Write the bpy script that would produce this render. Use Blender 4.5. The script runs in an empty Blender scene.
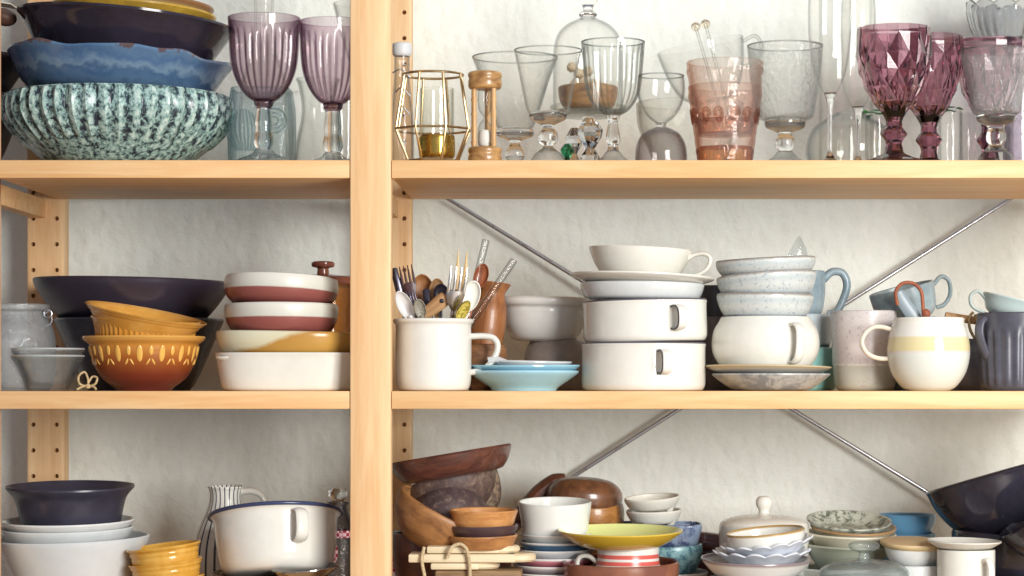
import bpy, math, random
from mathutils import Vector, Matrix
PI = math.pi
random.seed(7)
sc = bpy.context.scene
col = sc.collection
# ------------------------------------------------------------------ camera, sky, lights, exposure
F, D, HX, HY = 2385.0, 2.565, 585.0, 385.0      # focal length in pixels, distance to the shelf front, vanishing point
cam_d = bpy.data.cameras.new('camera'); cam = bpy.data.objects.new('camera', cam_d); col.objects.link(cam)
cam.location = (0, -D, 0); cam.rotation_euler = (PI/2, 0, 0)
cam_d.sensor_width = 36; cam_d.lens = 36*F/1024
cam_d.shift_x = -(HX-512)/1024; cam_d.shift_y = (HY-288)/1024
cam_d.clip_start = .05
sc.camera = cam
w = bpy.data.worlds.new('world'); sc.world = w; w.use_nodes = True
bg = w.node_tree.nodes['Background']; bg.inputs[0].default_value = (.78, .83, .94, 1); bg.inputs[1].default_value = .56
def area(name, loc, target, sx, sy, power, color):
    l = bpy.data.lights.new(name, 'AREA'); l.shape = 'RECTANGLE'; l.size = sx; l.size_y = sy; l.energy = power; l.color = color
    o = bpy.data.objects.new(name, l); col.objects.link(o); o.location = loc
    o.rotation_euler = (Vector(target)-Vector(loc)).to_track_quat('-Z', 'Y').to_euler()
    return o
area('window_daylight', (1.45, -2.6, .42), (0.1, .1, 0.0), 1.1, 1.3, 132, (1, .98, .945))
sc.view_settings.view_transform = 'Standard'; sc.view_settings.look = 'None'
sc.view_settings.gamma = 1; sc.view_settings.use_curve_mapping = False
sc.view_settings.exposure = -0.2
sc.cycles.use_denoising = True
sc.cycles.max_bounces = 14; sc.cycles.transparent_max_bounces = 40; sc.cycles.transmission_bounces = 14
sc.cycles.sample_clamp_indirect = 4

# ------------------------------------------------------------------ materials
def lin(h):
    if isinstance(h, (tuple, list)): return tuple(h)[:3]
    h = h.lstrip('#'); r = []
    for i in (0, 2, 4):
        c = int(h[i:i+2], 16)/255
        r.append(c/12.92 if c <= .04045 else ((c+.055)/1.055)**2.4)
    return tuple(r)
_M = {}
class N:
    def __init__(s, name):
        s.m = bpy.data.materials.new(name); s.m.use_nodes = True; s.t = s.m.node_tree
        s.b = s.t.nodes['Principled BSDF']; s.out = s.t.nodes['Material Output']
    def n(s, typ, **kw):
        x = s.t.nodes.new(typ)
        for k, v in kw.items():
            if k.startswith('i_'):
                x.inputs[k[2:].replace('_', ' ')].default_value = v
            else: setattr(x, k, v)
        return x
    def l(s, a, b): s.t.links.new(a, b)
    def ramp(s, src, stops, interp='LINEAR'):
        r = s.n('ShaderNodeValToRGB'); r.color_ramp.interpolation = interp
        e = r.color_ramp.elements
        while len(e) < len(stops): e.new(.5)
        for k, (p, c) in enumerate(stops):
            e[k].position = p; e[k].color = (*lin(c), 1)
        s.l(src, r.inputs[0]); return r.outputs[0]
    def coords(s, kind='Object', scale=(1, 1, 1), rot=(0, 0, 0)):
        tc = s.n('ShaderNodeTexCoord'); mp = s.n('ShaderNodeMapping')
        mp.inputs['Scale'].default_value = scale; mp.inputs['Rotation'].default_value = rot
        s.l(tc.outputs[kind], mp.inputs[0]); return mp.outputs[0]
    def noise(s, vec, scale, detail=4, rough=.6, dist=0):
        x = s.n('ShaderNodeTexNoise'); x.inputs['Scale'].default_value = scale; x.inputs['Detail'].default_value = detail
        x.inputs['Roughness'].default_value = rough; x.inputs['Distortion'].default_value = dist
        s.l(vec, x.inputs['Vector']); return x.outputs[0]
    def bump(s, h, strength=.3, dist=.001):
        b = s.n('ShaderNodeBump'); b.inputs['Strength'].default_value = strength; b.inputs['Distance'].default_value = dist
        s.l(h, b.inputs['Height']); s.l(b.outputs[0], s.b.inputs['Normal'])
def cached(f):
    def g(*a, **k):
        key = (f.__name__, str(a), str(k))
        if key not in _M: _M[key] = f(*a, **k)
        return _M[key]
    return g
@cached
def glaze(c, rough=.18, c2=None, scale=60, amt=(.42, .62), bump=.12, metal=0, coat=0):
    """plain or mottled ceramic"""
    m = N('ceramic')
    m.b.inputs['Roughness'].default_value = rough; m.b.inputs['Metallic'].default_value = metal
    m.b.inputs['Coat Weight'].default_value = coat
    v = m.coords()
    nz = m.noise(v, scale, 5, .65)
    if c2: m.l(m.ramp(nz, [(amt[0], c), (amt[1], c2)]), m.b.inputs['Base Color'])
    else:
        a = lin(c); m.l(m.ramp(nz, [(.3, tuple(x*.96 for x in a)), (.7, tuple(min(1, x*1.03) for x in a))]), m.b.inputs['Base Color'])
    m.bump(nz, bump, .0006)
    return m.m
@cached
def bands(stops, rough=.25, wob=.02, speck=None, interp='LINEAR', scale=40):
    """glaze bands by the height of the thing itself"""
    m = N('banded_glaze'); m.b.inputs['Roughness'].default_value = rough
    tc = m.n('ShaderNodeTexCoord'); sp = m.n('ShaderNodeSeparateXYZ'); m.l(tc.outputs['Generated'], sp.inputs[0])
    v = m.coords(); nz = m.noise(v, scale, 4)
    a = m.n('ShaderNodeMath', operation='MULTIPLY_ADD'); m.l(nz, a.inputs[0]); a.inputs[1].default_value = wob*2; a.inputs[2].default_value = -wob
    b = m.n('ShaderNodeMath', operation='ADD'); m.l(a.outputs[0], b.inputs[0]); m.l(sp.outputs[2], b.inputs[1])
    c = m.ramp(b.outputs[0], stops, interp)
    if speck:
        n2 = m.noise(v, 260, 3, .7); f = m.ramp(n2, [(.56, (0, 0, 0)), (.66, (1, 1, 1))])
        mx = m.n('ShaderNodeMix', data_type='RGBA'); m.l(f, mx.inputs[0]); m.l(c, mx.inputs[6]); mx.inputs[7].default_value = (*lin(speck), 1)
        c = mx.outputs[2]
    m.l(c, m.b.inputs['Base Color']); m.bump(nz, .1, .0006)
    return m.m
@cached
def speckled(c1, c2, c3=None, scale=140, rough=.25, th=.5, stretch=(1, 1, 1), width=.06):
    m = N('speckled_glaze'); m.b.inputs['Roughness'].default_value = rough
    v = m.coords(scale=stretch); nz = m.noise(v, scale, 6, .75, .4)
    st = [(th-width, c1), (th+width, c2)] + ([(min(.99, th+.2), c3)] if c3 else [])
    m.l(m.ramp(nz, st), m.b.inputs['Base Color']); m.bump(nz, .35, .001)
    return m.m
@cached
def wood(c, c2, rough=.5, axis='x', scale=1.0, contrast=1.0, knots=False, bump=.15, coat=0):
    m = N('wood'); m.b.inputs['Roughness'].default_value = rough; m.b.inputs['Coat Weight'].default_value = coat
    sx = {'x': (.9, 14, 14), 'z': (14, 14, .9), 'y': (14, .9, 14), 'ring': (3, 3, 9), 'd': (10, 10, 1.5)}[axis]
    rot = (0, .7, 0) if axis == 'd' else (0, 0, 0)
    v = m.coords(scale=tuple(q*scale for q in sx), rot=rot)
    n1 = m.noise(v, 4.5, 6, .6, .7); n2 = m.noise(v, 22, 3, .7)
    ad = m.n('ShaderNodeMath', operation='MULTIPLY_ADD'); m.l(n2, ad.inputs[0]); ad.inputs[1].default_value = .25; m.l(n1, ad.inputs[2])
    w_ = .16/contrast
    c_ = m.ramp(ad.outputs[0], [(.62-w_, c2), (.62+w_, c)])
    if knots:
        vo = m.n('ShaderNodeTexVoronoi'); vo.inputs['Scale'].default_value = 1.0
        kv = m.coords(scale={'x': (3.2, 9, 30), 'z': (16, 9, 3.2)}.get(axis, (3, 9, 30))); m.l(kv, vo.inputs['Vector'])
        kf = m.ramp(vo.outputs['Distance'], [(.04, (1, 1, 1)), (.11, (0, 0, 0))])
        mx = m.n('ShaderNodeMix', data_type='RGBA'); m.l(kf, mx.inputs[0]); m.l(c_, mx.inputs[6]); mx.inputs[7].default_value = (*lin('8a5a3c'), 1)
        c_ = mx.outputs[2]
    m.l(c_, m.b.inputs['Base Color']); m.bump(ad.outputs[0], bump, .001)
    return m.m
@cached
def metal(c, rough=.25):
    m = N('metal'); m.b.inputs['Base Color'].default_value = (*lin(c), 1); m.b.inputs['Metallic'].default_value = 1
    v = m.coords(); nz = m.noise(v, 90, 3)
    m.l(m.ramp(nz, [(.3, (rough*.8,)*3), (.7, (min(1, rough*1.25),)*3)]), m.b.inputs['Roughness'])
    return m.m
@cached
def thin(c='f4f6f2', edge='9aa09c', gloss=.55, pw=3.0, rough=.03, pattern=0, pscale=90, milk=.004):
    """thin clear or tinted glass wall: passes light, tinted more where it is seen edge on"""
    m = N('glass'); t = m.t; t.nodes.remove(m.b)
    lw = m.n('ShaderNodeLayerWeight'); lw.inputs[0].default_value = .5
    pwn = m.n('ShaderNodeMath', operation='POWER'); m.l(lw.outputs['Facing'], pwn.inputs[0]); pwn.inputs[1].default_value = pw
    cr = m.ramp(pwn.outputs[0], [(0, tuple(x**.28 for x in lin(c))), (1, tuple(x**.6 for x in lin(edge)))])
    tr = m.n('ShaderNodeBsdfTransparent'); m.l(cr, tr.inputs[0])
    gl = m.n('ShaderNodeBsdfGlossy'); gl.inputs['Roughness'].default_value = rough; gl.inputs[0].default_value = (.95, .95, .95, 1)
    fr = m.n('ShaderNodeMath', operation='POWER'); m.l(lw.outputs['Facing'], fr.inputs[0]); fr.inputs[1].default_value = 4.0
    fm = m.n('ShaderNodeMath', operation='MULTIPLY_ADD'); m.l(fr.outputs[0], fm.inputs[0]); fm.inputs[1].default_value = gloss*.7; fm.inputs[2].default_value = .022
    if pattern:
        v = m.coords(); nz = m.noise(v, pscale, 3, .6, 1.5)
        b = m.n('ShaderNodeBump'); b.inputs['Strength'].default_value = pattern; b.inputs['Distance'].default_value = .002
        m.l(nz, b.inputs['Height'])
        for q in (lw, gl): m.l(b.outputs[0], q.inputs['Normal'])
    mx = m.n('ShaderNodeMixShader'); m.l(fm.outputs[0], mx.inputs[0]); m.l(tr.outputs[0], mx.inputs[1]); m.l(gl.outputs[0], mx.inputs[2])
    df = m.n('ShaderNodeBsdfDiffuse'); df.inputs[0].default_value = (.85, .87, .86, 1)
    m2 = m.n('ShaderNodeMixShader'); m2.inputs[0].default_value = milk; m.l(mx.outputs[0], m2.inputs[1]); m.l(df.outputs[0], m2.inputs[2])
    m.l(m2.outputs[0], m.out.inputs[0])
    return m.m
@cached
def solidglass(c='ffffff', rough=0.0, ior=1.45):
    m = N('solid_glass'); b = m.b
    b.inputs['Base Color'].default_value = (*lin(c), 1); b.inputs['Roughness'].default_value = rough
    b.inputs['Transmission Weight'].default_value = 1; b.inputs['IOR'].default_value = ior
    return m.m
@cached
def plaster():
    m = N('plaster'); m.b.inputs['Roughness'].default_value = .85
    v = m.coords(); a = m.noise(v, 38, 5, .65, .3)
    v2 = m.coords(scale=(1, 1, .55)); vo = m.n('ShaderNodeTexVoronoi', feature='SMOOTH_F1'); vo.inputs['Scale'].default_value = 85; m.l(v2, vo.inputs['Vector'])
    ad = m.n('ShaderNodeMath', operation='MULTIPLY_ADD'); m.l(vo.outputs['Distance'], ad.inputs[0]); ad.inputs[1].default_value = .55; m.l(a, ad.inputs[2])
    m.l(m.ramp(a, [(.3, 'e9eee6'), (.7, 'f0f4ee')]), m.b.inputs['Base Color']); m.bump(ad.outputs[0], .8, .0035)
    return m.m
@cached
def gingham(c='c43b4e', c2='f2e6e4', s=150):
    m = N('gingham'); m.b.inputs['Roughness'].default_value = .9
    v = m.coords(); ch = m.n('ShaderNodeTexChecker'); ch.inputs['Scale'].default_value = s; m.l(v, ch.inputs['Vector'])
    ch.inputs[1].default_value = (*lin(c), 1); ch.inputs[2].default_value = (*lin(c2), 1)
    m.l(ch.outputs[0], m.b.inputs['Base Color']); return m.m

# ------------------------------------------------------------------ geometry
def catmull(P, n=4, closed=False):
    if len(P) < 3 or n < 2: return [tuple(p) for p in P]
    out = []; L = len(P)
    for i in range(L if closed else L-1):
        if closed: p0, p1, p2, p3 = P[i-1], P[i], P[(i+1) % L], P[(i+2) % L]
        else:
            p1, p2 = P[i], P[i+1]
            p0 = P[i-1] if i else tuple(2*a-b for a, b in zip(p1, p2))
            p3 = P[i+2] if i+2 < L else tuple(2*b-a for a, b in zip(p1, p2))
        # centripetal parameters keep corners from overshooting
        d = [max(1e-9, math.dist(a, b))**.5 for a, b in ((p0, p1), (p1, p2), (p2, p3))]
        t0, t1 = 0, d[0]; t2 = t1+d[1]; t3 = t2+d[2]
        for k in range(n):
            t = t1+(t2-t1)*k/n
            f = lambda A, B, a, b: tuple(((b-t)*x+(t-a)*y)/(b-a) for x, y in zip(A, B))
            A1, A2, A3 = f(p0, p1, t0, t1), f(p1, p2, t1, t2), f(p2, p3, t2, t3)
            B1, B2 = f(A1, A2, t0, t2), f(A2, A3, t1, t3)
            out.append(f(B1, B2, t1, t2))
    if not closed: out.append(tuple(P[-1]))
    return out
def join(*gs):
    V, Fc = [], []
    for v, f in gs:
        o = len(V); V += v; Fc += [tuple(i+o for i in q) for q in f]
    return V, Fc
def xf(g, M):
    return [tuple(M @ Vector(v)) for v in g[0]], g[1]
def revolve(prof, seg=64, mod=None):
    """prof: (r, z) points from the axis round to the axis"""
    V, Fc, rings = [], [], []
    z0, z1 = min(p[1] for p in prof), max(p[1] for p in prof)
    for r, z in prof:
        if r < 1e-6:
            rings.append([len(V)]); V.append((0, 0, z)); continue
        ring = []
        for k in range(seg):
            a = 2*PI*k/seg; rr, zz = r, z
            if mod: rr, zz = mod(a, (z-z0)/(z1-z0+1e-9), r, z)
            ring.append(len(V)); V.append((rr*math.cos(a), rr*math.sin(a), zz))
        rings.append(ring)
    for A, B in zip(rings, rings[1:]):
        if len(A) == 1 and len(B) == 1: continue
        for k in range(seg):
            j = (k+1) % seg
            if len(A) == 1: Fc.append((A[0], B[j], B[k]))
            elif len(B) == 1: Fc.append((A[k], A[j], B[0]))
            else: Fc.append((A[k], A[j], B[j], B[k]))
    return V, Fc
def shell_prof(outer, t, tb=None, n=4):
    """outer: (r,z) bottom to top; returns closed profile with an inner wall"""
    o = catmull(outer, n); tb = tb or t*1.3; zb = min(p[1] for p in o)
    inner = []
    for i, p in enumerate(o):
        a = o[max(0, i-1)]; b = o[min(len(o)-1, i+1)]
        dr, dz = b[0]-a[0], b[1]-a[1]; l = math.hypot(dr, dz) or 1e-9
        inner.append((p[0]-dz/l*t, p[1]+dr/l*t))
    a, b = o[-2], o[-1]; dr, dz = b[0]-a[0], b[1]-a[1]; l = math.hypot(dr, dz) or 1e-9
    q = inner[-1]; mid = ((b[0]+q[0])/2+dr/l*t*.45, (b[1]+q[1])/2+dz/l*t*.45)
    inn = []
    zprev = 1e9
    for p in reversed(inner):
        if p[1] < zb+tb or p[0] < t*.6: break
        inn.append(p)
    last = inn[-1] if inn else o[-1]
    return [(0, zb)]+o+[mid]+inn+[(max(last[0]-t*.5, t), zb+tb), (0, zb+tb)]
def tube(pts, ra, rb=None, binorm=None, seg=12, closed=False, cap=True):
    """swept tube; ra, rb numbers or lists (radius along / across the plane of the path)"""
    P = [Vector(p) for p in pts]; n = len(P)
    rb = ra if rb is None else rb
    A = ra if isinstance(ra, (list, tuple)) else [ra]*n
    B = rb if isinstance(rb, (list, tuple)) else [rb]*n
    T = []
    for i in range(n):
        a = P[i-1] if (i or closed) else P[i]; b = P[(i+1) % n] if (i < n-1 or closed) else P[i]
        T.append((b-a).normalized())
    if binorm is None:
        up = Vector((0, 1, 0)) if abs(T[0].y) < .9 else Vector((1, 0, 0))
        N2 = (up-T[0]*up.dot(T[0])).normalized()
    else: N2 = Vector(binorm)
    V, Fc = [], []
    for i in range(n):
        N2 = (N2-T[i]*N2.dot(T[i]))
        N2 = N2.normalized() if N2.length > 1e-6 else Vector((0, 1, 0))
        N1 = T[i].cross(N2)
        for k in range(seg):
            a = 2*PI*k/seg
            V.append(tuple(P[i]+N1*(A[i]*math.cos(a))+N2*(B[i]*math.sin(a))))
    m = n if closed else n-1
    for i in range(m):
        for k in range(seg):
            j = (k+1) % seg; i2 = (i+1) % n
            Fc.append((i*seg+k, i*seg+j, i2*seg+j, i2*seg+k))
    if cap and not closed:
        Fc.append(tuple(range(seg-1, -1, -1))); Fc.append(tuple((n-1)*seg+k for k in range(seg)))
    return V, Fc
def box(x0, x1, y0, y1, z0, z1, b=0):
    """box with its long edges chamfered"""
    if b <= 0:
        V = [(x, y, z) for z in (z0, z1) for y in (y0, y1) for x in (x0, x1)]
        return V, [(0, 2, 3, 1), (4, 5, 7, 6), (0, 1, 5, 4), (2, 6, 7, 3), (0, 4, 6, 2), (1, 3, 7, 5)]
    import bmesh
    bm = bmesh.new(); V, Fc = box(x0, x1, y0, y1, z0, z1)
    vs = [bm.verts.new(v) for v in V]
    for f in Fc: bm.faces.new([vs[i] for i in f])
    bmesh.ops.bevel(bm, geom=list(bm.edges), offset=b, segments=2, affect='EDGES', profile=.5)
    bm.verts.index_update()
    r = ([tuple(v.co) for v in bm.verts], [tuple(v.index for v in f.verts) for f in bm.faces]); bm.free(); return r
def ellipsoid(cx, cy, cz, a, b, c, seg=16, rings=10):
    g = revolve([(math.sin(PI*i/rings), -math.cos(PI*i/rings)) if 0 < i < rings else (0, -math.cos(PI*i/rings)) for i in range(rings+1)], seg)
    return [(cx+x*a, cy+y*b, cz+z*c) for x, y, z in g[0]], g[1]
def mesh_obj(name, g, m, parent=None, smooth=40):
    me = bpy.data.meshes.new(name); me.from_pydata(g[0], [], g[1]); me.validate(); me.update()
    import bmesh
    bm = bmesh.new(); bm.from_mesh(me); bmesh.ops.recalc_face_normals(bm, faces=bm.faces); bm.to_mesh(me); bm.free()
    if smooth:
        for p in me.polygons: p.use_smooth = True
        me.set_sharp_from_angle(angle=math.radians(smooth))
    me.materials.append(m)
    o = bpy.data.objects.new(name, me); col.objects.link(o)
    if parent: o.parent = parent
    return o
def tag(o, label, cat, group=None):
    o['label'] = label; o['category'] = cat
    if group: o['group'] = group
def Wp(px, py, y):
    s = (D+y)/F
    return Vector(((px-HX)*s, y, (HY-py)*s))
Z1, Z2, Z3 = .2419, -.0065, -.255        # tops of the three shelves
SH = {'A': Z1, 'B': Z2, 'C': Z3}
class It:
    """one thing. Its shapes are given with image measures at its own distance and become metres here."""
    def __init__(s, name, label, cat, cx, y, top, bot, shelf=None, tilt=(0, 0), group=None, spin=0, fr=0):
        s.name = name; s.meta = (label, cat, group); s.cx = cx; s.k = (D+y)/F; s.pyb = bot; s.y = y; s.kz = (D+y-fr*s.k)/F
        zb = SH[shelf] if shelf else (HY-bot)*s.kz
        s.st = ((HY-top)*s.kz-zb)/((bot-top)*s.k) if shelf else s.kz/s.k
        s.root = None; s.H = (bot-top)*s.k*s.st
        R = Matrix.Rotation(math.radians(tilt[1]), 4, 'Y') @ Matrix.Rotation(math.radians(tilt[0]), 4, 'X') @ Matrix.Rotation(math.radians(spin), 4, 'Z')
        base = Vector(((cx-HX)*s.k, y, zb)); piv = base+Vector((0, 0, s.H/2))
        s.M = Matrix.Translation(piv) @ R @ Matrix.Translation(-piv) @ Matrix.Translation(base)
    def _place(s, o):
        o.matrix_world = s.M; tag(o, *s.meta); s.root = o
    def r(s, px): return px*s.k
    def z(s, py): return (s.pyb-py)*s.k*s.st
    def x(s, px): return (px-s.cx)*s.k
    def p(s, px, py, dy=0): return (s.x(px), dy*s.k, s.z(py))
    def add(s, part, g, m, label=None, parent=None, smooth=40):
        if part is None:
            o = mesh_obj(s.name, g, m, None, smooth); s._place(o); return o
        if s.root is None:
            e = bpy.data.objects.new(s.name, None); col.objects.link(e); e.empty_display_size = .02; s._place(e)
        o = mesh_obj(part, g, m, parent or s.root, smooth)
        if label: o['label'] = label
        return o
    def prof(s, P): return [(s.r(a), s.z(b)) for a, b in P]
    def vessel(s, P, t, m, part=None, seg=64, mod=None, tb=None, n=4, **kw):
        """P: (radius, height in the photo) bottom to top, outer wall"""
        return s.add(part, revolve(shell_prof(s.prof(P), s.r(t), s.r(tb) if tb else None, n), seg, mod), m, **kw)
    def solid(s, P, m, part=None, seg=48, mod=None, n=4, **kw):
        Q = catmull(s.prof(P), n)
        if Q[0][0] > 1e-6: Q = [(0, Q[0][1])]+Q
        if Q[-1][0] > 1e-6: Q = Q+[(0, Q[-1][1])]
        return s.add(part, revolve(Q, seg, mod), m, **kw)
    def handle(s, az, P, ra, rb, m, part='handle', n=5, **kw):
        """loop in the upright plane through the axis; az 0 right, 90 towards the viewer, 180 left"""
        a = math.radians(az); c, q = math.cos(a), math.sin(a)
        pts = [(s.r(d)*c, -s.r(d)*q, s.z(py)) for d, py in P]
        return s.add(part, tube(catmull(pts, n), s.r(ra), s.r(rb), (q, c, 0)), m, **kw)
    def tube(s, part, P, r, m, rb=None, n=4, closed=False, seg=10, binorm=None, **kw):
        pts = catmull([s.p(*q) for q in P], n, closed) if n > 1 else [s.p(*q) for q in P]
        if isinstance(r, (list, tuple)):
            rr = [r[min(len(r)-1, int(i/(len(pts)-1)*(len(r)-1)))]*(1-((i/(len(pts)-1)*(len(r)-1)) % 1))+r[min(len(r)-1, int(i/(len(pts)-1)*(len(r)-1))+1)]*((i/(len(pts)-1)*(len(r)-1)) % 1) for i in range(len(pts))]
            ra = [s.r(q) for q in rr]; rbb = None if rb is None else [s.r(q*rb) for q in rr]
        else: ra = s.r(r); rbb = None if rb is None else s.r(r*rb)
        return s.add(part, tube(pts, ra, rbb, binorm, seg, closed), m, **kw)
def ribs(n, amp, h0=0, h1=1, sharp=False):
    def f(a, h, r, z):
        e = 1 if h0 <= h <= h1 else 0
        c = abs(math.cos(n*a/2))*2-1 if sharp else math.cos(n*a)
        return r*(1+amp*c*e), z
    return f
def flutes(n, amp, h0=0, h1=1):
    def f(a, h, r, z):
        e = min(1, max(0, (h-h0)*12))*min(1, max(0, (h1-h)*12))
        return r*(1-amp*e*(1-abs(math.sin(n*a/2)))), z
    return f
def rim_ring(it, R, py):
    it.add('rim', tube([(it.r(R)*math.cos(2*PI*k/64), it.r(R)*math.sin(2*PI*k/64), it.z(py)) for k in range(64)], it.r(.75), None, (0, 0, 1), 8, True), thin('dfe3e3', '4c5658', .9, 1.2))
def oval(ky, n=2.0, spin=0):
    """squash to an oval or a rounded square (n>2)"""
    def f(a, h, r, z):
        c, s_ = abs(math.cos(a+spin)), abs(math.sin(a+spin))
        q = (c**n+(s_/ky)**n)**(-1/n)
        return r*q, z
    return f
# ------------------------------------------------------------------ the room and the shelving
pine = wood('ecc591', 'dfac73', .55, 'x', 1, 1.0)
pine_v = wood('eecb9b', 'e0b27e', .55, 'z', 1, 1.0, True)
WALL = .365
def struct(name, g, m):
    o = mesh_obj(name, g, m, None, 0); o['kind'] = 'structure'; return o
struct('wall_back', box(-1.6, 1.6, WALL, WALL+.1, -.52, 1.4), plaster())
struct('floor', box(-1.6, 1.6, -1.5, WALL, -.57, -.52), wood('b89a78', '9c7c5a', .5, 'y', .5))

struct('shade_panel_left', box(-1.06, -.98, -1.3, WALL, -.52, 1.4), glaze('6a6068', .8))  # unseen dark panel, added to cut ambient light and darken the left bay
def post(parent, x0, x1, y0, y1, holes):
    g = box(x0, x1, y0, y1, -.52, .78, .002)
    o = mesh_obj('upright', g, pine_v, parent)
    if holes:
        cs = []
        z0 = (HY-218.5)*(D+y0)/F
        for k in range(-16, 14):
            z = z0-k*.03095
            if not -.5 < z < .7: continue
            for fx in (x0+.0075, x1-.0085):
                c = revolve([(0, -.012), (.0027, -.012), (.0027, .012), (0, .012)], 14)
                cs.append(xf(c, Matrix.Translation((fx, y0, z)) @ Matrix.Rotation(PI/2, 4, 'X')))
        c = mesh_obj('cutter', join(*cs), pine_v, None, 0)
        md = o.modifiers.new('drill', 'BOOLEAN'); md.object = c; md.operation = 'DIFFERENCE'; md.solver = 'EXACT'
        dg = bpy.context.evaluated_depsgraph_get()
        me = bpy.data.meshes.new_from_object(o.evaluated_get(dg)); o.modifiers.clear(); o.data = me
        bpy.data.objects.remove(c)
    return o
def side_frame(x0, label, sk=0):
    e = bpy.data.objects.new('shelf_side_frame', None); col.objects.link(e)
    tag(e, label, 'shelf frame', 'upright frames of the wooden shelving')
    x1 = x0+.0441
    post(e, x0, x1, -.001, .021, False); post(e, x0+sk, x1+sk, .30, .33, True)
    for z in (.2005, -.26-.03, .55): mesh_obj('rung', box(x1-.033, x1-.0155, .021, .30, z, z+.0225, .001), pine, e)
side_frame(-.6768, 'pine upright frame at the left end of the shelving, mostly outside the picture', .0065)
side_frame(-.2527, 'pine upright frame dividing the two bays, knotty post in front')
side_frame(.573, 'pine upright frame at the far right end of the shelving')
def board(x0, x1, zt, label):
    o = mesh_obj('shelf_board', box(x0+.0006, x1-.0006, 0, .292, zt-.0193, zt, .0009), pine)
    tag(o, label, 'shelf', 'pine shelf boards')
for zt, n in ((Z1, 'upper'), (Z2, 'middle'), (Z3, 'lower')):
    board(-.6325, -.2527, zt, {'upper': 'pine shelf board under the blue and speckled bowls, left bay', 'middle': 'pine shelf board under the ochre and burgundy bowls, left bay', 'lower': 'lowest pine shelf board under the enamel basin, left bay'}[n])
    board(-.2086, .573, zt, {'upper': 'long pine shelf board under the drinking glasses, right bay', 'middle': 'long pine shelf board under the white mugs and pots, right bay', 'lower': 'lowest long pine shelf board under the plates, right bay'}[n])
e = bpy.data.objects.new('cross_brace', None); col.objects.link(e)
tag(e, 'thin steel cross brace of two diagonal rods behind the right bay', 'brace')
steel = metal('b8bac0', .3)
def line(x0, y0, sl, xa, xb, yy):
    P = [Wp(x, y0+sl*(x-x0), yy) for x in (xa, xb)]
    mesh_obj('rod', tube([tuple(p) for p in P], .0026, seg=10), steel, e)
line(450, 200, .612, 405, 1060, .337); line(1009, 200, -.6345, 1062, 405, .343)

# ------------------------------------------------------------------ palette
clear = thin('fdfdfb', '3c4648', .7, 5.5); clear_p = thin('fcfcfa', '4c5658', .7, 4, .05, .8, 120)
sclear = solidglass('ffffff')
pot_white = glaze('e4e2d8', .12); enamel = glaze('e5e3da', .10); porcelain = glaze('dcdedb', .12)
coolwhite = glaze('d2d6d6', .2)
blackgloss = glaze('25212b', .12, '302b38', 14, (.4, .6), .1)
ochre = glaze('c98a34', .15, 'd89c42', 30)
gold = metal('cdb48c', .3)

# ================================================================== TOP SHELF, LEFT BAY
it = It('serving_bowl', 'wide ribbed bowl with speckled mint and black glaze, bottom of its stack', 'bowl', 118.5, .142, 97, 165, 'A')
m = N('speckled_rib_glaze'); m.b.inputs['Roughness'].default_value = .2
nz = m.noise(m.coords(scale=(1, 1, .7)), 170, 6, .75, .3)
tc = m.n('ShaderNodeTexCoord'); sp = m.n('ShaderNodeSeparateXYZ'); m.l(tc.outputs['Object'], sp.inputs[0])
at = m.n('ShaderNodeMath', operation='ARCTAN2'); m.l(sp.outputs[1], at.inputs[0]); m.l(sp.outputs[0], at.inputs[1])
mu = m.n('ShaderNodeMath', operation='MULTIPLY'); m.l(at.outputs[0], mu.inputs[0]); mu.inputs[1].default_value = 46
cs = m.n('ShaderNodeMath', operation='COSINE'); m.l(mu.outputs[0], cs.inputs[0])
gz = m.n('ShaderNodeMapRange'); gz.inputs[1].default_value = .022; gz.inputs[2].default_value = .034; gz.inputs[3].default_value = .008; gz.inputs[4].default_value = .058; m.l(sp.outputs[2], gz.inputs[0])
ad = m.n('ShaderNodeMath', operation='MULTIPLY_ADD'); m.l(cs.outputs[0], ad.inputs[0]); m.l(gz.outputs[0], ad.inputs[1]); m.l(nz, ad.inputs[2])
m.l(m.ramp(ad.outputs[0], [(.42, '28303c'), (.52, '8fb0ab'), (.66, 'cfe0d8')]), m.b.inputs['Base Color']); m.bump(nz, .35, .001)
spk = m.m
it.vessel([(56, 165), (70, 158), (84, 148), (98, 137), (108, 126), (113, 116), (113.5, 108), (111.5, 100), (110, 97)], 4, spk, None, 160, ribs(46, .02, .32, .97), n=6)
it = It('ruffled_bowl', 'blue glazed bowl with wavy ruffled rim resting on the speckled bowl', 'bowl', 117, .142, 60, 102, None, (0, 3.5))
def ruff(a, h, r, z):
    w_ = (.5*math.sin(5*a+.6)+.35*math.sin(9*a+2)+.2*math.sin(14*a))
    k = 1+.025*w_*h+.05*h*(math.cos(a-.35) > .93)*math.sin((a-.0)*4)**2
    return r*k, z+.0036*w_*h*h
it.vessel([(70, 103), (84, 97), (93, 88), (100, 76), (105, 66), (109, 60)], 4, bands([(0, '2f4058'), (.28, '546f8c'), (.45, '435f80'), (.55, '6c869c'), (.72, '45648a'), (.93, '5a7896'), (.985, '5a4a4c')], .15, .34, scale=45), None, 120, ruff)
it = It('serving_bowl', 'glossy black flared dish with flat rim above the ruffled blue bowl', 'bowl', 125, .142, 23, 72, None, (0, 4.6))
it.vessel([(50, 74), (74, 72), (83, 60), (92, 46), (100, 33), (104, 27), (108, 23)], 3.5, blackgloss, None, 96)
it = It('plate', 'mustard glazed plate lying in the glossy black dish', 'plate', 133, .142, 13, 30, None, (0, 3.4))
it.vessel([(40, 32), (62, 27), (77, 18), (82, 13)], 3, glaze('c9a23c', .2, 'ab8838', 30), None, 72)
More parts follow.
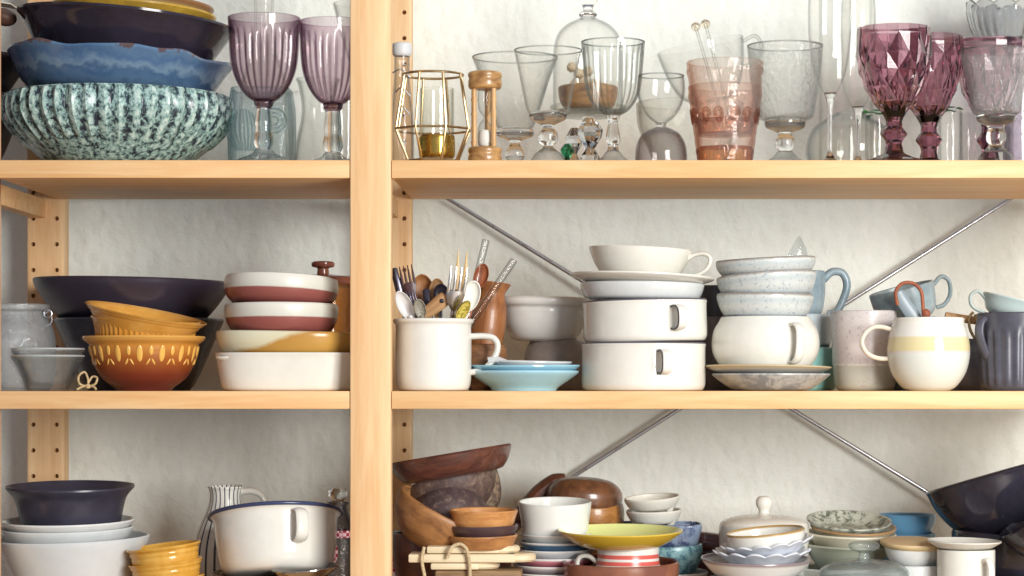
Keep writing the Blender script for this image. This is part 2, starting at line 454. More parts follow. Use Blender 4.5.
it = It('shallow_bowl', 'sand coloured bowl with brown rim, topmost of the blue bowl stack', 'bowl', 150, .142, 4, 20, None, (0, 6))
it.vessel([(32, 22), (48, 17), (58, 9), (62, 5), (63, 3)], 3, bands([(0, 'c9b386'), (.6, 'c5ad7a'), (.8, '8a6340')], .3), None, 72)
# dark bowls at the left edge
it = It('wooden_bowl', 'dark brown bowl cut by the left edge beside the speckled bowl', 'bowl', -42, .2, 98, 165, 'A')
dkw = glaze('43323a', .4, '382b38', 20)
it.vessel([(30, 165), (42, 150), (54, 125), (62, 98)], 4, dkw)
it = It('wooden_bowl', 'dark brown bowl at the left edge, stacked below the ladle', 'bowl', -40, .2, 62, 110)
it.vessel([(34, 110), (48, 90), (60, 72), (68, 60)], 4, glaze('3c2c30', .5, '4a3638', 20))
it = It('ladle', 'dark wooden ladle head at the top left corner above dark bowls', 'ladle', 4, .13, 6, 28, None, (0, 14))
it.add(None, join(ellipsoid(0, 0, it.z(17), it.r(13), it.r(12), it.r(9), 20, 12), tube([it.p(-6, 16), it.p(-40, 8), it.p(-90, -4)], it.r(4))), wood('6b4a3a', '4a3430', .5, 'x', 2))
it = It('paper_label', 'pale folded card lying on the dark bowl at the top left corner', 'card', -4, .18, -6, 4, None, (0, 9))
it.add(None, box(-it.r(18), it.r(20), -.02, .02, 0, .0012), glaze('e8e0cc', .8))

def ribgoblet(label, cx, rim, bot, R, y):
    it = It('wine_goblet', label, 'glass', cx, y, rim, 161, 'A', group='ribbed purple goblets')
    pg = thin('ead6df', '54284a', .5, 1.3, .05)
    k = R/36
    it.vessel([(7, bot), (16*k, bot-5), (25*k, bot-16), (32*k, bot-33), (34.5*k, bot-52), (35.2*k, bot-70), (36*k, rim)], 1.3, pg, 'goblet_bowl', 192, flutes(24,   .08, .06, .84), n=5)
    it.solid([(0, bot+1), (9, bot-1), (9.5, bot+2), (7.5, bot+5), (8, bot+12), (9, bot+20), (8.5, bot+28), (10, bot+36), (10, bot+41), (7, bot+45), (0, bot+46)], sclear, 'stem', 40)
    it.solid([(0, bot+45), (7, bot+45), (12, bot+50), (22, bot+54), (31, 159), (33, 160.5), (32, 161)], thin('f4f6f5', '6f7a80', .8, 1.5), 'foot', 48)
    it.solid([(0, bot-4), (9, bot-3), (10, bot), (8, bot+3), (0, bot+3)], thin('b98ba5', '5a2f4c', .5, 1.5), 'collar', 32)
ribgoblet('purple ribbed wine goblet beside the speckled bowl, fully in view', 264, 18, 101, 36, .045)
ribgoblet('purple ribbed wine goblet partly hidden behind the dividing post', 333, 22, 104, 34, .05)
it = It('glass_vase', 'pale teal square glass vase with moulded pattern behind the purple goblet', 'vase', 262, .15, 90, 168, 'A')
it.vessel([(31, 168), (32, 150), (32, 110), (30, 96), (29, 90)], 2, thin('d8e8e8', '6b929e', .7, 1.5, .05, 1.3, 60, .08), 'body', 64, oval(.9, 6))
vg = thin('d0e4e6', '4f7f8c', .9, 1.2)
for q in range(9):
    u = (q-4)/4
    it.tube('moulded_ray', [(250+u*9, 150, -29), (248+u*17, 135-6*(1-abs(u)), -29.3), (247+u*12, 118-7*(1-u*u), -29)], .9, vg, n=4, seg=6)
for q in range(3): it.add('moulded_ring', tube([(it.x(278)+it.r(4+4*q)*math.cos(w_*PI/10), -it.r(29.2), it.z(122)+it.r(4+4*q)*math.sin(w_*PI/10)) for w_ in range(20)], it.r(.8), None, (0, 1, 0), 6, True), vg)
it = It('glass_bottle', 'clear glass decanter neck rising behind the left purple goblet', 'bottle', 264, .24, -12, 172, 'A')
it.vessel([(22, 172), (24, 160), (24, 90), (20, 70), (11, 45), (10, 0), (12, -12)], 1.6, clear, None, 48)
it = It('glass_pitcher', 'clear glass jug with loop handle standing between the purple goblets', 'jug', 318, .2, 80, 170, 'A')
it.vessel([(22, 170), (24, 160), (22, 140), (16, 110), (20, 84), (22, 80)], 1.6, thin('fafbf9', '7f8a8c', .7, 3), 'body', 48)
it.handle(180, [(19, 92), (30, 96), (30, 130), (26, 150), (22, 152)], 2.2, 3, sclear)
it = It('drinking_glass', 'small clear tumbler with thick base behind the right purple goblet', 'glass', 345, .13, 96, 166, 'A')
it.vessel([(12, 166), (13, 150), (14, 120), (15, 96)], 1.4, clear, None, 48)
it = It('wine_glass', 'tall clear glass whose rim shows above the right purple goblet', 'glass', 356, .2, 4, 170, 'A')
it.vessel([(4, 66), (10, 52), (17, 28), (23, 4)], 1.2, thin('f8f9f6', '7f8588', .6, 3), 'goblet_bowl', 48)
it.solid([(0, 64), (4, 66), (3, 80), (3, 150), (6, 163), (20, 169), (20, 170)], sclear, 'stem', 32)

# ================================================================== TOP SHELF, RIGHT BAY
it = It('glass_bottle', 'small clear bottle with pale stopper standing against the dividing post', 'bottle', 402, .09, 43, 165, 'A')
bd = it.vessel([(11, 165), (12, 155), (11.5, 120), (9, 90), (8, 75), (8, 56)], 1.2, thin('e6e6e6', '8a8c92', .7, 2, .05, .6, 60), 'body', 40)
it.solid([(8, 56), (9.5, 54), (10, 47), (9, 43.5), (4, 43)], glaze('cfd2d4', .5), 'stopper', 32)
for k in range(3): it.tube('clasp_wire', [(392+k*4, 74+k*18, -9), (402, 70+k*18, -10.5), (411, 78+k*18, -8)], .7, metal('9a9ca0', .3))

it = It('candle_lantern', 'gold wire geometric candle holder standing left of the bamboo hourglass', 'candle holder', 433, .075, 71, 162, 'A', fr=22)
for nm, rr, py in (('top_ring', 30, 72), ('middle_ring', 39, 126), ('bottom_ring', 26, 157)):
    nn = 48 if nm == 'top_ring' else 8
    it.add(nm, tube([(it.r(rr)*math.cos(2*PI*(k+.5)/nn), it.r(rr)*math.sin(2*PI*(k+.5)/nn), it.z(py)) for k in range(nn)], it.r(1.3), None, (0, 0, 1), 8, True), gold)
for k in range(8):
    a = 2*PI*(k+.5)/8
    it.add('wire_strut', tube([(it.r(q)*math.cos(a), it.r(q)*math.sin(a), it.z(py)) for q, py in ((30, 72), (39, 126), (26, 157), (17, 160))], it.r(1.3), None, None, 8), gold)
it.solid([(0, 159), (20, 159), (21, 161), (0, 162)], gold, 'base_plate', 40)
it = It('votive_glass', 'clear glass votive cup with brass base inside the gold wire holder', 'candle glass', 437, .075, 89, 158)
it.vessel([(15, 157), (16.5, 150), (17, 120), (17, 89)], 1.2, thin('fbfbf6', '93927e', .9, 3), 'cup', 48)
it.vessel([(16.5, 158), (17.8, 156), (17.8, 138), (17.4, 136)], .6, metal('c9a552', .25), 'brass_cup', 48)

it = It('hourglass', 'bamboo hourglass with three jointed posts beside the gold wire holder', 'hourglass', 485, .04, 70, 160, 'A', fr=14)
bam = wood('d0a468', '8c6236', .35, 'ring', 2, 1, coat=.4)
def disc(a, b): return [(0, a), (14, a), (16.4, a+1), (17, a+4), (16.2, a+6.5), (16.8, a+9), (16.6, b-2), (15, b), (0, b)]
it.solid(disc(70, 87), bam, 'top_disc', 48, n=2); it.solid(disc(144, 160), bam, 'base_disc', 48, n=2)
for a in (200, 320, 80):
    ca, sa = math.cos(math.radians(a)), math.sin(math.radians(a))
    P = []
    for i, py in enumerate(range(86, 146, 2)):
        P.append((it.r(11.5)*ca, it.r(11.5)*sa, it.z(py)))
    rad = [it.r(2.6+(.7 if i % 7 == 6 else 0)) for i in range(len(P))]
    it.add('bamboo_post', tube(P, rad, None, None, 12), wood('dcb27a', 'a87a48', .4, 'z', 3))
it.solid([(0, 86), (6, 87), (7.5, 95), (6, 108), (1.5, 115), (6, 122), (7.5, 135), (6, 144), (0, 145)], thin('eeeeea', '8d8f90', .8, 1.6), 'glass_bulb', 40)
it.solid([(0, 127), (5, 127.5), (6.6, 134), (5.5, 143), (0, 143.5)], glaze('e6e2d8', .9), 'sand', 24)

def goblet(label, cx, rim, R, y, bowl, stem, mat, group='plain clear goblets', seg=64, mod=None, cat='glass'):
    it = It('wine_goblet', label, cat, cx, y, rim, 163, 'A', group=group, fr=R*.9)
    it.vessel(bowl+[(R, rim)], 1.2, mat, 'goblet_bowl', seg, mod, n=5)
    rim_ring(it, R-.6, rim)
    cut = next(q for q, s_ in enumerate(stem) if q > 3 and s_[1] > 147)
    it.solid(stem[:cut+1], sclear, 'stem', 40)
    it.solid([(0, stem[cut][1])]+stem[cut:], thin('f6f7f5', '7c8488', .8, 1.6), 'foot', 48)
    return it
goblet('large clear goblet behind the bamboo hourglass with lipped base', 515, 52, 43, .15,
       [(15, 123), (19, 118), (26, 100), (34, 75)],
       [(0, 121), (17, 121), (19, 124), (18, 128), (10, 131), (5, 134), (6, 137), (9, 142), (9.5, 148), (7, 153), (8, 156), (18, 162), (19, 163)], clear_p)
goblet('clear V shaped goblet with ball stem beside the bamboo hourglass', 548, 46, 34, .06,
       [(17, 112), (21, 108), (24, 95), (29, 70)],
       [(0, 108), (19, 110), (18, 116), (9, 121), (5, 124), (9, 129), (9.8, 134), (9, 140), (5, 144), (10, 149), (15, 154), (19, 161), (19, 163)], clear)
goblet('fluted clear goblet with faceted stem in front of the glass dome', 613, 38, 32, .055,
       [(6, 113), (14, 109), (23, 98), (28, 84), (30, 65)],
       [(0, 111), (6, 112), (7, 115), (5, 119), (6, 127), (7.5, 138), (5, 143), (6, 149), (12, 156), (20, 161), (20, 163)], thin('fbfcfa', '5c6466', .6, 2.2), 'fluted clear goblet', 192, flutes(24, .055, .05, .93))
goblet('engraved clear goblet with ball stem right of the amber tumblers', 785, 41, 38, .055,
       [(19, 118), (27, 115), (31, 100), (35, 75)],
       [(0, 116), (19, 116), (20.5, 119), (19, 125), (10, 129), (7, 131), (9.5, 137), (9.5, 144), (7, 149), (11, 154), (20, 161), (20, 163)], thin('f8f9f5', '626a6a', .6, 3.4, .05, 1.4, 200, .05), 'engraved clear goblets')
goblet('engraved clear goblet with ball stem at the right end of the shelf', 996, 46, 37, .05,
       [(17, 113), (23, 110), (27, 90), (32, 68)],
       [(0, 110), (17, 111), (20, 114), (18, 119), (10, 123), (8, 126), (9.5, 131), (9.5, 139), (7, 143), (12, 149), (19, 160), (20, 163)], thin('f6f5f3', '54535c', .6, 3, .05, 1.4, 200, .06), 'engraved clear goblets')

it = It('glass_cloche', 'glass dome with ball knob over shells on a wooden dish, behind the goblets', 'cloche', 588, .19, -8, 169, 'A')
dm = it.vessel([(35, 108), (35, 70), (34.5, 48), (31, 34), (22, 24), (10, 18), (4, 15)], 1.3, thin('fcfcfa', '40484c', .8, 5), 'dome', 64)
it.solid([(0, 15), (8, 16), (9, 13), (5, 10), (6, 5), (10, 0), (9, -6), (0, -8)], sclear, 'knob', 40, parent=dm)
it.vessel([(18, 112), (30, 112), (36, 108), (38, 103)], 2, thin('eef0ea', '8a908c', .7), 'tray', 48)
it.solid([(0, 110), (6, 112), (5, 120), (5, 150), (8, 160), (30, 167), (30, 169)], sclear, 'pedestal', 40)
it = It('wooden_dish', 'small grained wooden dish inside the glass dome', 'dish', 588, .19, 88, 110)
it.vessel([(20, 109), (25, 107), (29, 98), (30, 88)], 3, wood('b28a5c', '6e5138', .4, 'x', 2))
for q, (dx, py) in enumerate(((-14, 86), (-4, 82), (7, 84), (15, 88), (0, 72), (-9, 74), (-16, 68))):
    it = It('seashell', 'small beige seashell heaped under the glass dome', 'shell', 588+dx, .19, py-7, py+6, None, (10*q, 25*q), 'seashells under the glass dome')
    R_ = it.r(7)
    it.add(None, revolve([(0, 0)]+[(R_*math.sin(PI*i/16)*(1-.55*i/16), 2*R_*i/16) for i in range(1, 16)]+[(0, 2*R_)], 32, ribs(8, .08)), glaze('d9c6a6', .5, 'a8906c', 120))

it = It('sherry_glass', 'round bowled glass on a smoky domed foot, left of the amber tumblers', 'glass', 661, .055, 73, 163, 'A', fr=22)
it.vessel([(4, 122), (13, 115), (20, 105), (23.5, 93), (24, 84), (23, 73)], 1.2, thin('fbfbf9', '4f555c', .7, 4), 'goblet_bowl', 56)
rim_ring(it, 22.5, 73)
it.solid([(0, 120), (5, 121), (5, 124), (3.5, 126), (0, 127)], sclear, 'stem', 32)
it.vessel([(26, 163), (26, 152), (24, 141), (18, 131), (9, 126), (3, 124.5)], 1.2, thin('d9d3d3', '79686e', .9, 1.8, .05), 'foot', 56)

def tumbler(label, rim, bot, R, Rb, y, m1, m2, shelf, grp):
    it = It('tumbler', label, 'glass', 725, y, rim, bot, shelf, group=grp, fr=R*.9)
    h = bot-rim
    def emb(a, hh, r, z):
        if .12 < hh < .9:
            r = r*(1+.018*math.sin(10*a+3.2*math.sin(hh*9))*math.cos(hh*22))
            if hh < .2 or hh > .82: r *= 1+.012*math.cos(48*a)
        return r, z
    it.vessel([(Rb, bot), (Rb+1, bot-h*.12), (Rb+3, bot-h*.35), (R-2, bot-h*.75), (R, rim)], 1.8, m1, 'wall', 192, emb, n=7)
    
    if shelf:
        for q in range(14):
            a0 = 2*PI*q/14; sgn = 1 if q % 2 else -1; pts = []
            for w_ in range(30):
                t = w_/29; th = t*4.2*PI; rr = 1-.75*t
                da = sgn*.16*rr*math.cos(th)+sgn*.02; py = bot-h*.55-9*rr*math.sin(th)-h*.05
                ra = Rb+3+(R-Rb-5)*(bot-h*.35-py)/(h*.4)
                pts.append((it.r(ra+.3)*math.cos(a0+da), it.r(ra+.3)*math.sin(a0+da), it.z(py)))
            it.add('scroll_relief', tube(pts, it.r(.75), None, None, 6), thin('e8b498', '8c4426', .8, 1))
    it.solid([(Rb-1.5, bot-1.5), (Rb-.5, bot-h*.05), (Rb, bot-h*.2), (Rb-1, bot-h*.22)], m2, 'base', 96, ribs(40, .02), n=2)
amb = thin('f7e2d6', 'b8704c', .6, 2.0, .04, .5, 60, .05); ambb = thin('e69a58', 'a85418', .5, 1.4)
tumbler('amber pink embossed tumbler standing on the shelf with another one inside it', 83, 163, 37, 27.5, .05, amb, thin('e08a3c', '9a4410', .5, 1.2), 'A', 'amber pink tumblers')
tumbler('paler amber pink embossed tumbler nested in the lower one, holding glass stirrers', 58, 132, 38.5, 27, .05, thin('f8e8de', 'c2917a', .6, 1.8, .04, .5, 60, .05), ambb, None, 'amber pink tumblers')
for k, (a, b, c_, d) in enumerate(((696, 26, 722, 118), (705.5, 24, 730, 118))):
    it = It('glass_stirrer', ('left' if k == 0 else 'right')+' of the two ball ended glass stirrers in the amber tumbler', 'stirrer', a, .05, b-4, d, None, group='ball ended glass stirrers')
    it.tube('rod', [(a, b, 6-k*6), (c_, d, 0)], 1.5, thin('eeeeea', '6b6e72', .8, 1.4), n=1)
    it.add('ball', ellipsoid(it.x(a), it.r(6-k*6), it.z(b), it.r(4.8), it.r(4.8), it.r(4.6), 20, 12), solidglass('f4ead8'))
it = It('glass_creamer', 'large clear glass cup with loop handle lying tilted behind the amber tumblers', 'glass cup', 706, .17, 38, 100, None, (2, -12), fr=35)
it.vessel([(18, 98), (30, 88), (38, 70), (42, 52), (44, 40)], 1.3, clear, 'cup', 56)
it.handle(0, [(42, 45), (56, 42), (60, 52), (54, 66), (38, 70)], 1.8, 2.6, thin('eff0ec', '8a8e8e', .8, 1.4))
it = It('glass_bowl', 'low clear patterned glass bowl beneath the tilted glass cup', 'bowl', 690, .17, 104, 168, 'A')
it.vessel([(36, 168), (40, 150), (52, 125), (54, 104)], 2, thin('faf9f5', '958a80', .7, 2.6, .05, 1, 60), None, 64)

def flute(label, cx, y, top, yb, R):
    it = It('champagne_flute', label, 'glass', cx, y, top, 163, 'A', group='champagne flutes')
    it.vessel([(2.5, yb), (9, yb-8), (16, yb-25), (R-1, yb-55), (R, yb-85), (R-2, top)], 1.1, thin('fdfdfb', '3c4648', .8, 5.5), 'flute_bowl', 56)
    rim_ring(it, R-2.6, top)
    it.solid([(0, yb-6), (6, yb-5), (4, yb+2), (2.6, yb+12), (2.5, 140), (3.2, 152), (8, 158), (19, 162), (19, 163)], sclear, 'stem', 32)
flute('champagne flute right of the engraved goblet, taller of the two', 830, .07, -30, 96, 22)
flute('champagne flute directly left of the big purple goblet', 858, .12, -20, 107, 18)
it = It('glass_vase', 'round clear fishbowl vase low behind the two champagne flutes', 'vase', 850, .22, 112, 170, 'A')
it.vessel([(30, 170), (40, 160), (44, 145), (38, 128), (24, 118), (12, 112)], 1.6, thin('f9faf7', '757b84', .7, 3.2), None, 56)
it = It('glass_bottle', 'tall pale clear bottle standing at the wall behind the champagne flutes', 'bottle', 846, .29, -60, 172, 'A')
it.vessel([(26, 172), (27, 150), (27, 60), (27, -60)], 1.6, thin('fdfdfb', 'c4c8c4', .4, 3.5), None, 48)

def diamond(label, cx, rim, R, y, dy=0):
    it = It('wine_goblet', label, 'glass', cx, y, rim, 163, 'A', group='diamond cut purple goblets', fr=R*.6)
    pur = solidglass('d6b2bd', 0, 1.42)
    b = 114+dy; k = R/37
    C_ = [(8, b), (14, b-5), (24*k, b-18), (33*k, b-38), (37*k, b-58), (37.8*k, b-72), (36.6*k, rim)]
    sm = catmull(C_, 8)
    def rad(py):
        for (r0, p0), (r1, p1) in zip(sm, sm[1:]):
            if p1 <= py <= p0: return r0+(r1-r0)*(p0-py)/(p0-p1+1e-9)
        return sm[-1][0]
    n = 10; rows = [b-4, b-14, b-28, b-44, b-61, rim+8]; V, Fc = [], []
    for j, py in enumerate(rows):
        for q in range(2*n):
            pk = (q+j) % 2; r_ = rad(py)*((1.035 if pk else .955) if 0 < j < 5 else 1.0)
            V.append((it.r(r_)*math.cos(PI*q/n), it.r(r_)*math.sin(PI*q/n), it.z(py)))
    for j in range(5):
        for q in range(2*n):
            A_, B_, C2, D_ = j*2*n+q, j*2*n+(q+1) % (2*n), (j+1)*2*n+(q+1) % (2*n), (j+1)*2*n+q
            Fc += [(A_, B_, C2), (A_, C2, D_)] if (q+j) % 2 == 0 else [(A_, B_, D_), (B_, C2, D_)]
    def ring(r_, py):
        o = len(V)
        for q in range(2*n): V.append((it.r(r_)*math.cos(PI*q/n), it.r(r_)*math.sin(PI*q/n), it.z(py)))
        return o
    prev = 5*2*n
    for r_, py in [(rad(rim+3), rim+3), (rad(rim), rim), (rad(rim)-1.5, rim), (rad(rim+8)-2.5, rim+8)]+[(rad(py)*.93-1.5, py) for py in (b-61, b-44, b-28, b-14)]+[(6, b-6)]:
        o = ring(r_, py)
        for q in range(2*n): Fc.append((prev+q, prev+(q+1) % (2*n), o+(q+1) % (2*n), o+q))
        prev = o
    Fc.append(tuple(prev+q for q in range(2*n))); Fc.append(tuple(range(2*n-1, -1, -1)))
    it.add('goblet_bowl', (V, Fc), pur, smooth=0)
    it.solid([(0, b-4), (rad(b-4), b-4), (9.5, b+2), (8, b+6), (8.5, b+11), (13, b+17), (13.5, b+19), (9, b+25), (8, b+29), (9.5, b+36), (12, 153), (22, 157.5), (36, 161), (38, 163)], solidglass('b5788a', 0, 1.45), 'stem', 10, n=1, smooth=0)
diamond('purple diamond cut goblet in front of the other two, largest', 894, 25, 37, .045)
diamond('purple diamond cut goblet directly right of the largest purple one', 929, 34, 34, .13, 1)
diamond('purple diamond cut goblet half hidden behind the engraved goblet', 990, 38, 35, .15, 0)
it = It('cut_glass_bowl', 'scalloped cut crystal bowl raised in the top right corner', 'bowl', 1008, .24, 3, 42, None, (4, 0))
def scal(a, h, r, z): return r*(1+.02*math.cos(24*a)*(h < .8)), z+(.0032*abs(math.sin(6*a))-.001)*(h > .93)*1.6
it.vessel([(24, 42), (32, 38), (38, 26), (41, 12), (42, 5)], 2, solidglass('d8dade'), None, 120, scal)
it = It('glass_bottle', 'tall square violet glass jar cut off by the right edge of the picture', 'jar', 1030, .24, 42, 170, 'A')
it.vessel([(24, 170), (25, 140), (25, 60), (24, 43)], 2, thin('a49ba8', '5d5266', .7, 1.5), None, 64, oval(.9, 7))
for k, (cx, t_) in enumerate(((950, 112), (972, 114), (877, 118))):
    it = It('drinking_glass', ['narrow straight shot glass with green leaves behind the middle purple goblet', 'narrow straight shot glass left of the engraved goblet stem', 'narrow straight shot glass visible between two purple stems'][k], 'glass', cx, .2, t_, 170, 'A', group='straight shot glasses')
    it.vessel([(11, 170), (11.5, 160), (12, t_+10), (12, t_)], 1.5, thin('f8f8f6', '7c8082', .8, 3), None, 40)
for k, (cx, py) in enumerate(((956, 108), (872, 113))):
    it = It('leaf_sprig', ['green leaf sprig lying across the shot glasses right of centre goblet', 'green leaf sprig between the two front purple goblets'][k], 'leaves', cx, .2, py-4, py+4, None, group='green leaf sprigs')
    g = []
    for j in range(9):
        a = random.uniform(0, 6.28); M_ = Matrix.Translation((it.r(random.uniform(-13, 13)), it.r(random.uniform(-5, 5)), it.r(4+random.uniform(-3, 3)))) @ Matrix.Rotation(a, 4, 'Z') @ Matrix.Rotation(random.uniform(-.5, .5), 4, 'X')
        g.append(xf(ellipsoid(0, 0, 0, it.r(6), it.r(2.6), it.r(.8), 8, 6), M_))
    it.add(None, join(*g), glaze('2f7a50', .5, '4f9a4a', 200))
def crystal(label, cx, y, top, bot, R, m):
    it = It('crystal_ornament', label, 'ornament', cx, y, top, bot, 'A', group='faceted crystal stoppers')
    it.solid([(R*.5, bot), (R*.8, bot-(bot-top)*.15), (R*.35, bot-(bot-top)*.35), (R*.9, bot-(bot-top)*.6), (R, bot-(bot-top)*.75), (R*.4, top)], m, None, 9, n=1, smooth=0)
crystal('clear faceted crystal stopper between V goblet and fluted goblet', 590, .06, 118, 163, 13, solidglass('f4f6f8'))
crystal('small clear crystal stopper just right of the V goblet foot', 574, .09, 128, 165, 9, solidglass('f4f6f8'))
crystal('dark green crystal stopper low beside the V goblet foot', 567, .07, 144, 164, 7, solidglass('3aa070'))
# ================================================================== MIDDLE SHELF, LEFT BAY
it = It('glass_jar', 'embossed grey glass storage jar with wire clasp at the left edge', 'jar', 16, .07, 304, 391, 'B')
it.vessel([(33, 391), (36, 386), (39, 370), (39.5, 350), (37, 330), (31, 316), (30, 312), (33, 310), (33, 305)], 1.8, thin('cdd4da', '555c68', .9, 1.6, .08, 2.2, 55, .13), 'body', 72)
it.tube('clasp_wire', [(43, 330, -8), (53, 322, -6), (51, 312, -8), (46, 315, -12)], .8, steel)
it.add('clasp_ring', tube([(it.x(50)+it.r(4)*math.cos(q*PI/8), -it.r(10), it.z(314)+it.r(4)*math.sin(q*PI/8)) for q in range(16)], it.r(.9), None, (0, 1, 0), 8, True), steel)
for k, (rim, bot) in enumerate(((349, 384), (356, 391))):
    it = It('glass_prep_bowl', ['clear glass prep bowl, upper of the two nested beside the jar', 'clear glass prep bowl, lower of the two nested beside the jar'][k], 'bowl', 48, .042, rim, bot, 'B' if k else None, group='nested glass prep bowls')
    it.vessel([(20, bot), (21, bot-3), (26, bot-14), (32, bot-27), (35.5, rim+3), (36, rim)], 1.4, thin('f4f6f4', '5b646a', .95, 2.2, .03, 0, 90, .03), 'wall', 64)
    it.add('rim', tube([(it.r(35.2)*math.cos(2*PI*q/64), it.r(35.2)*math.sin(2*PI*q/64), it.z(rim)) for q in range(64)], it.r(1), None, (0, 0, 1), 8, True), thin('e8efec', '8fa09c', 1, 1.2, .03, 0, 90, .35))
it = It('twine_bow', 'small knotted bow of natural twine beside the glass prep bowls', 'twine', 87, .012, 372, 392, 'B')
tw = glaze('cdb489', .9, 'a88c60', 400)
for P in ([(88, 388, 0), (80, 384, -3), (79, 376, 0), (84, 372, 2), (88, 380, 0), (88, 388, 0)], [(88, 388, 0), (96, 384, -2), (97, 378, 0), (92, 377, 2), (88, 384, 0)], [(86, 386, 0), (80, 389, -4), (78, 390.5, -6)], [(90, 387, 0), (95, 388, -3), (97, 390.5, -4)]):
    it.tube('loop', P, 1.1, tw, n=5, seg=8)
it.add('knot', ellipsoid(it.x(88), 0, it.z(387), it.r(3), it.r(3), it.r(2.6), 12, 8), tw)
it = It('mixing_bowl', 'large blue grey bowl standing behind the ochre bowls', 'bowl', 139, .228, 319, 392, 'B', fr=70)
it.vessel([(50, 392), (56, 384), (66, 362), (76, 338), (84, 319)], 3, glaze('42454f', .25, '50545e', 30, (.4, .6)), None, 80)
it = It('serving_bowl', 'wide black bowl lying on top of the blue grey bowl', 'bowl', 132, .228, 280, 324, None, (0, 1), fr=70)
it.vessel([(52, 322), (68, 320), (80, 308), (90, 294), (96, 284), (97.5, 279)], 3, glaze('322c38', .35, '3a3440', 10), None, 96)

oc = bands([(0, '5c2420'), (.3, '74301f'), (.6, 'a05a26'), (.85, 'c68838'), (1, 'd3a052')], .12, .04)
it = It('serving_bowl', 'ochre bowl with raised leaf pattern, bottom of the ochre stack', 'bowl', 144, .07, 338, 391, 'B')
it.vessel([(27, 391), (29, 388), (40, 380), (49, 366), (53, 352), (54, 345), (59, 341), (61, 338)], 2.4, oc, 'body', 96)
g1, g2 = [], []
lf = glaze('e3b158', .2)
def on_bowl(py):
    T = [(29, 388), (40, 380), (49, 366), (53, 352), (54, 345)]
    for (a, b), (c_, d) in zip(T, T[1:]):
        if d <= py <= b: return a+(c_-a)*(b-py)/(b-d)
    return 54
for k in range(30):
    a = 2*PI*k/30
    def leaf(cy, ln, wd, tw_):
        r_ = it.r(on_bowl(cy)); sl = math.atan2(it.r(on_bowl(cy-3)-on_bowl(cy+3)), it.r(6))
        M_ = Matrix.Rotation(a+tw_, 4, 'Z') @ Matrix.Translation((r_, 0, it.z(cy))) @ Matrix.Rotation(sl, 4, 'Y') @ Matrix.Rotation(.5*tw_*20 if tw_ else 0, 4, 'X')
        return xf(ellipsoid(0, 0, 0, it.r(1), it.r(wd), it.r(ln), 10, 8), M_)
    if k % 2: g1 += [leaf(354, 8.5, 3, 0)]
    else: g1 += [leaf(351, 5, 2.2, 0), leaf(362, 3.8, 1.1, -.05), leaf(362, 3.8, 1.1, .05)]
it.add('leaf_relief', join(*g1), lf)
it = It('serving_bowl', 'ochre bowl with fluted side, middle of the ochre stack', 'bowl', 145, .07, 320, 346, None, (3, 4))
it.vessel([(34, 348), (44, 346), (48, 338), (50, 328), (53, 322), (54.5, 320)], 2.2, glaze('c88a36', .15, 'd69c46', 30), None, 240, ribs(56, .012, .15, .75))
it = It('serving_bowl', 'ochre bowl with ridged inside tipped forward, top of the ochre stack', 'bowl', 144, .068, 315, 334, None, (4.5, 11))
it.vessel([(30, 336), (44, 333), (50, 326), (55, 319), (59, 315), (60.5, 314)], 2.2, glaze('cf9340', .12, 'dba552', 30), None, 96, lambda a, h, r, z: (r*(1+.006*math.sin(h*40)), z))

bw = bands([(0, '8a4c46'), (.52, '93564f'), (.56, 'd2d2c6'), (1, 'dddbd0')], .3, .015, interp='LINEAR')
it = It('stoneware_bowl', 'burgundy bowl with cream rim band, upper of two, slightly tilted', 'bowl', 281, .075, 279, 305, None, (-3.5, 2), 'burgundy bowls with cream band', fr=50)
it.vessel([(34, 307), (46, 304), (54, 296), (57, 287), (56.5, 279), (55.5, 276)], 2.4, bw, None, 80)
it = It('stoneware_bowl', 'burgundy bowl with cream rim band, lower of two', 'bowl', 281.5, .075, 304, 333, None, (-1, 0), 'burgundy bowls with cream band', fr=50)
it.vessel([(36, 334), (48, 331), (54, 322), (56.5, 312), (56.5, 305), (55.5, 303)], 2.4, bw, None, 80)
def drip():
    m = N('cream_glaze_with_ochre_run'); v = m.coords(scale=(1, 1, 1)); nz = m.noise(v, 25, 4)
    sp = m.n('ShaderNodeSeparateXYZ'); tc = m.n('ShaderNodeTexCoord'); m.l(tc.outputs['Generated'], sp.inputs[0])
    a = m.n('ShaderNodeMath', operation='MULTIPLY_ADD'); m.l(sp.outputs[2], a.inputs[0]); a.inputs[1].default_value = -.55; m.l(sp.outputs[0], a.inputs[2])
    b = m.n('ShaderNodeMath', operation='MULTIPLY_ADD'); m.l(nz, b.inputs[0]); b.inputs[1].default_value = .3; m.l(a.outputs[0], b.inputs[2])
    m.l(m.ramp(b.outputs[0], [(0, 'd8d4b8'), (.22, 'd6cfae'), (.34, 'b98a44'), (.7, 'c79a4e')]), m.b.inputs['Base Color'])
    m.b.inputs['Roughness'].default_value = .2; return m.m
it = It('baking_dish', 'cream oval dish with ochre glaze run between burgundy bowls and white dish', 'dish', 290, .09, 332, 355, None, (0, 1), fr=60)
it.vessel([(58, 355), (66, 352), (71, 343), (72.5, 334), (72, 331.5)], 2.6, drip(), None, 80, oval(.9, 2.6))
it = It('baking_dish', 'white baking dish with small ear grip standing on the shelf', 'dish', 293, .09, 354, 391, 'B', fr=60)
it.vessel([(64, 391), (68, 389), (71, 380), (73.5, 365), (75, 357), (76, 354)], 2.6, pot_white, 'dish', 96, oval(.86, 3.2))
it.add('ear_grip', xf(revolve(shell_prof([(it.r(6), 0), (it.r(13), it.r(2)), (it.r(16), it.r(4))], it.r(2)), 40, oval(.8)), Matrix.Translation((-it.r(55), -it.r(42), it.z(362)))), pot_white)
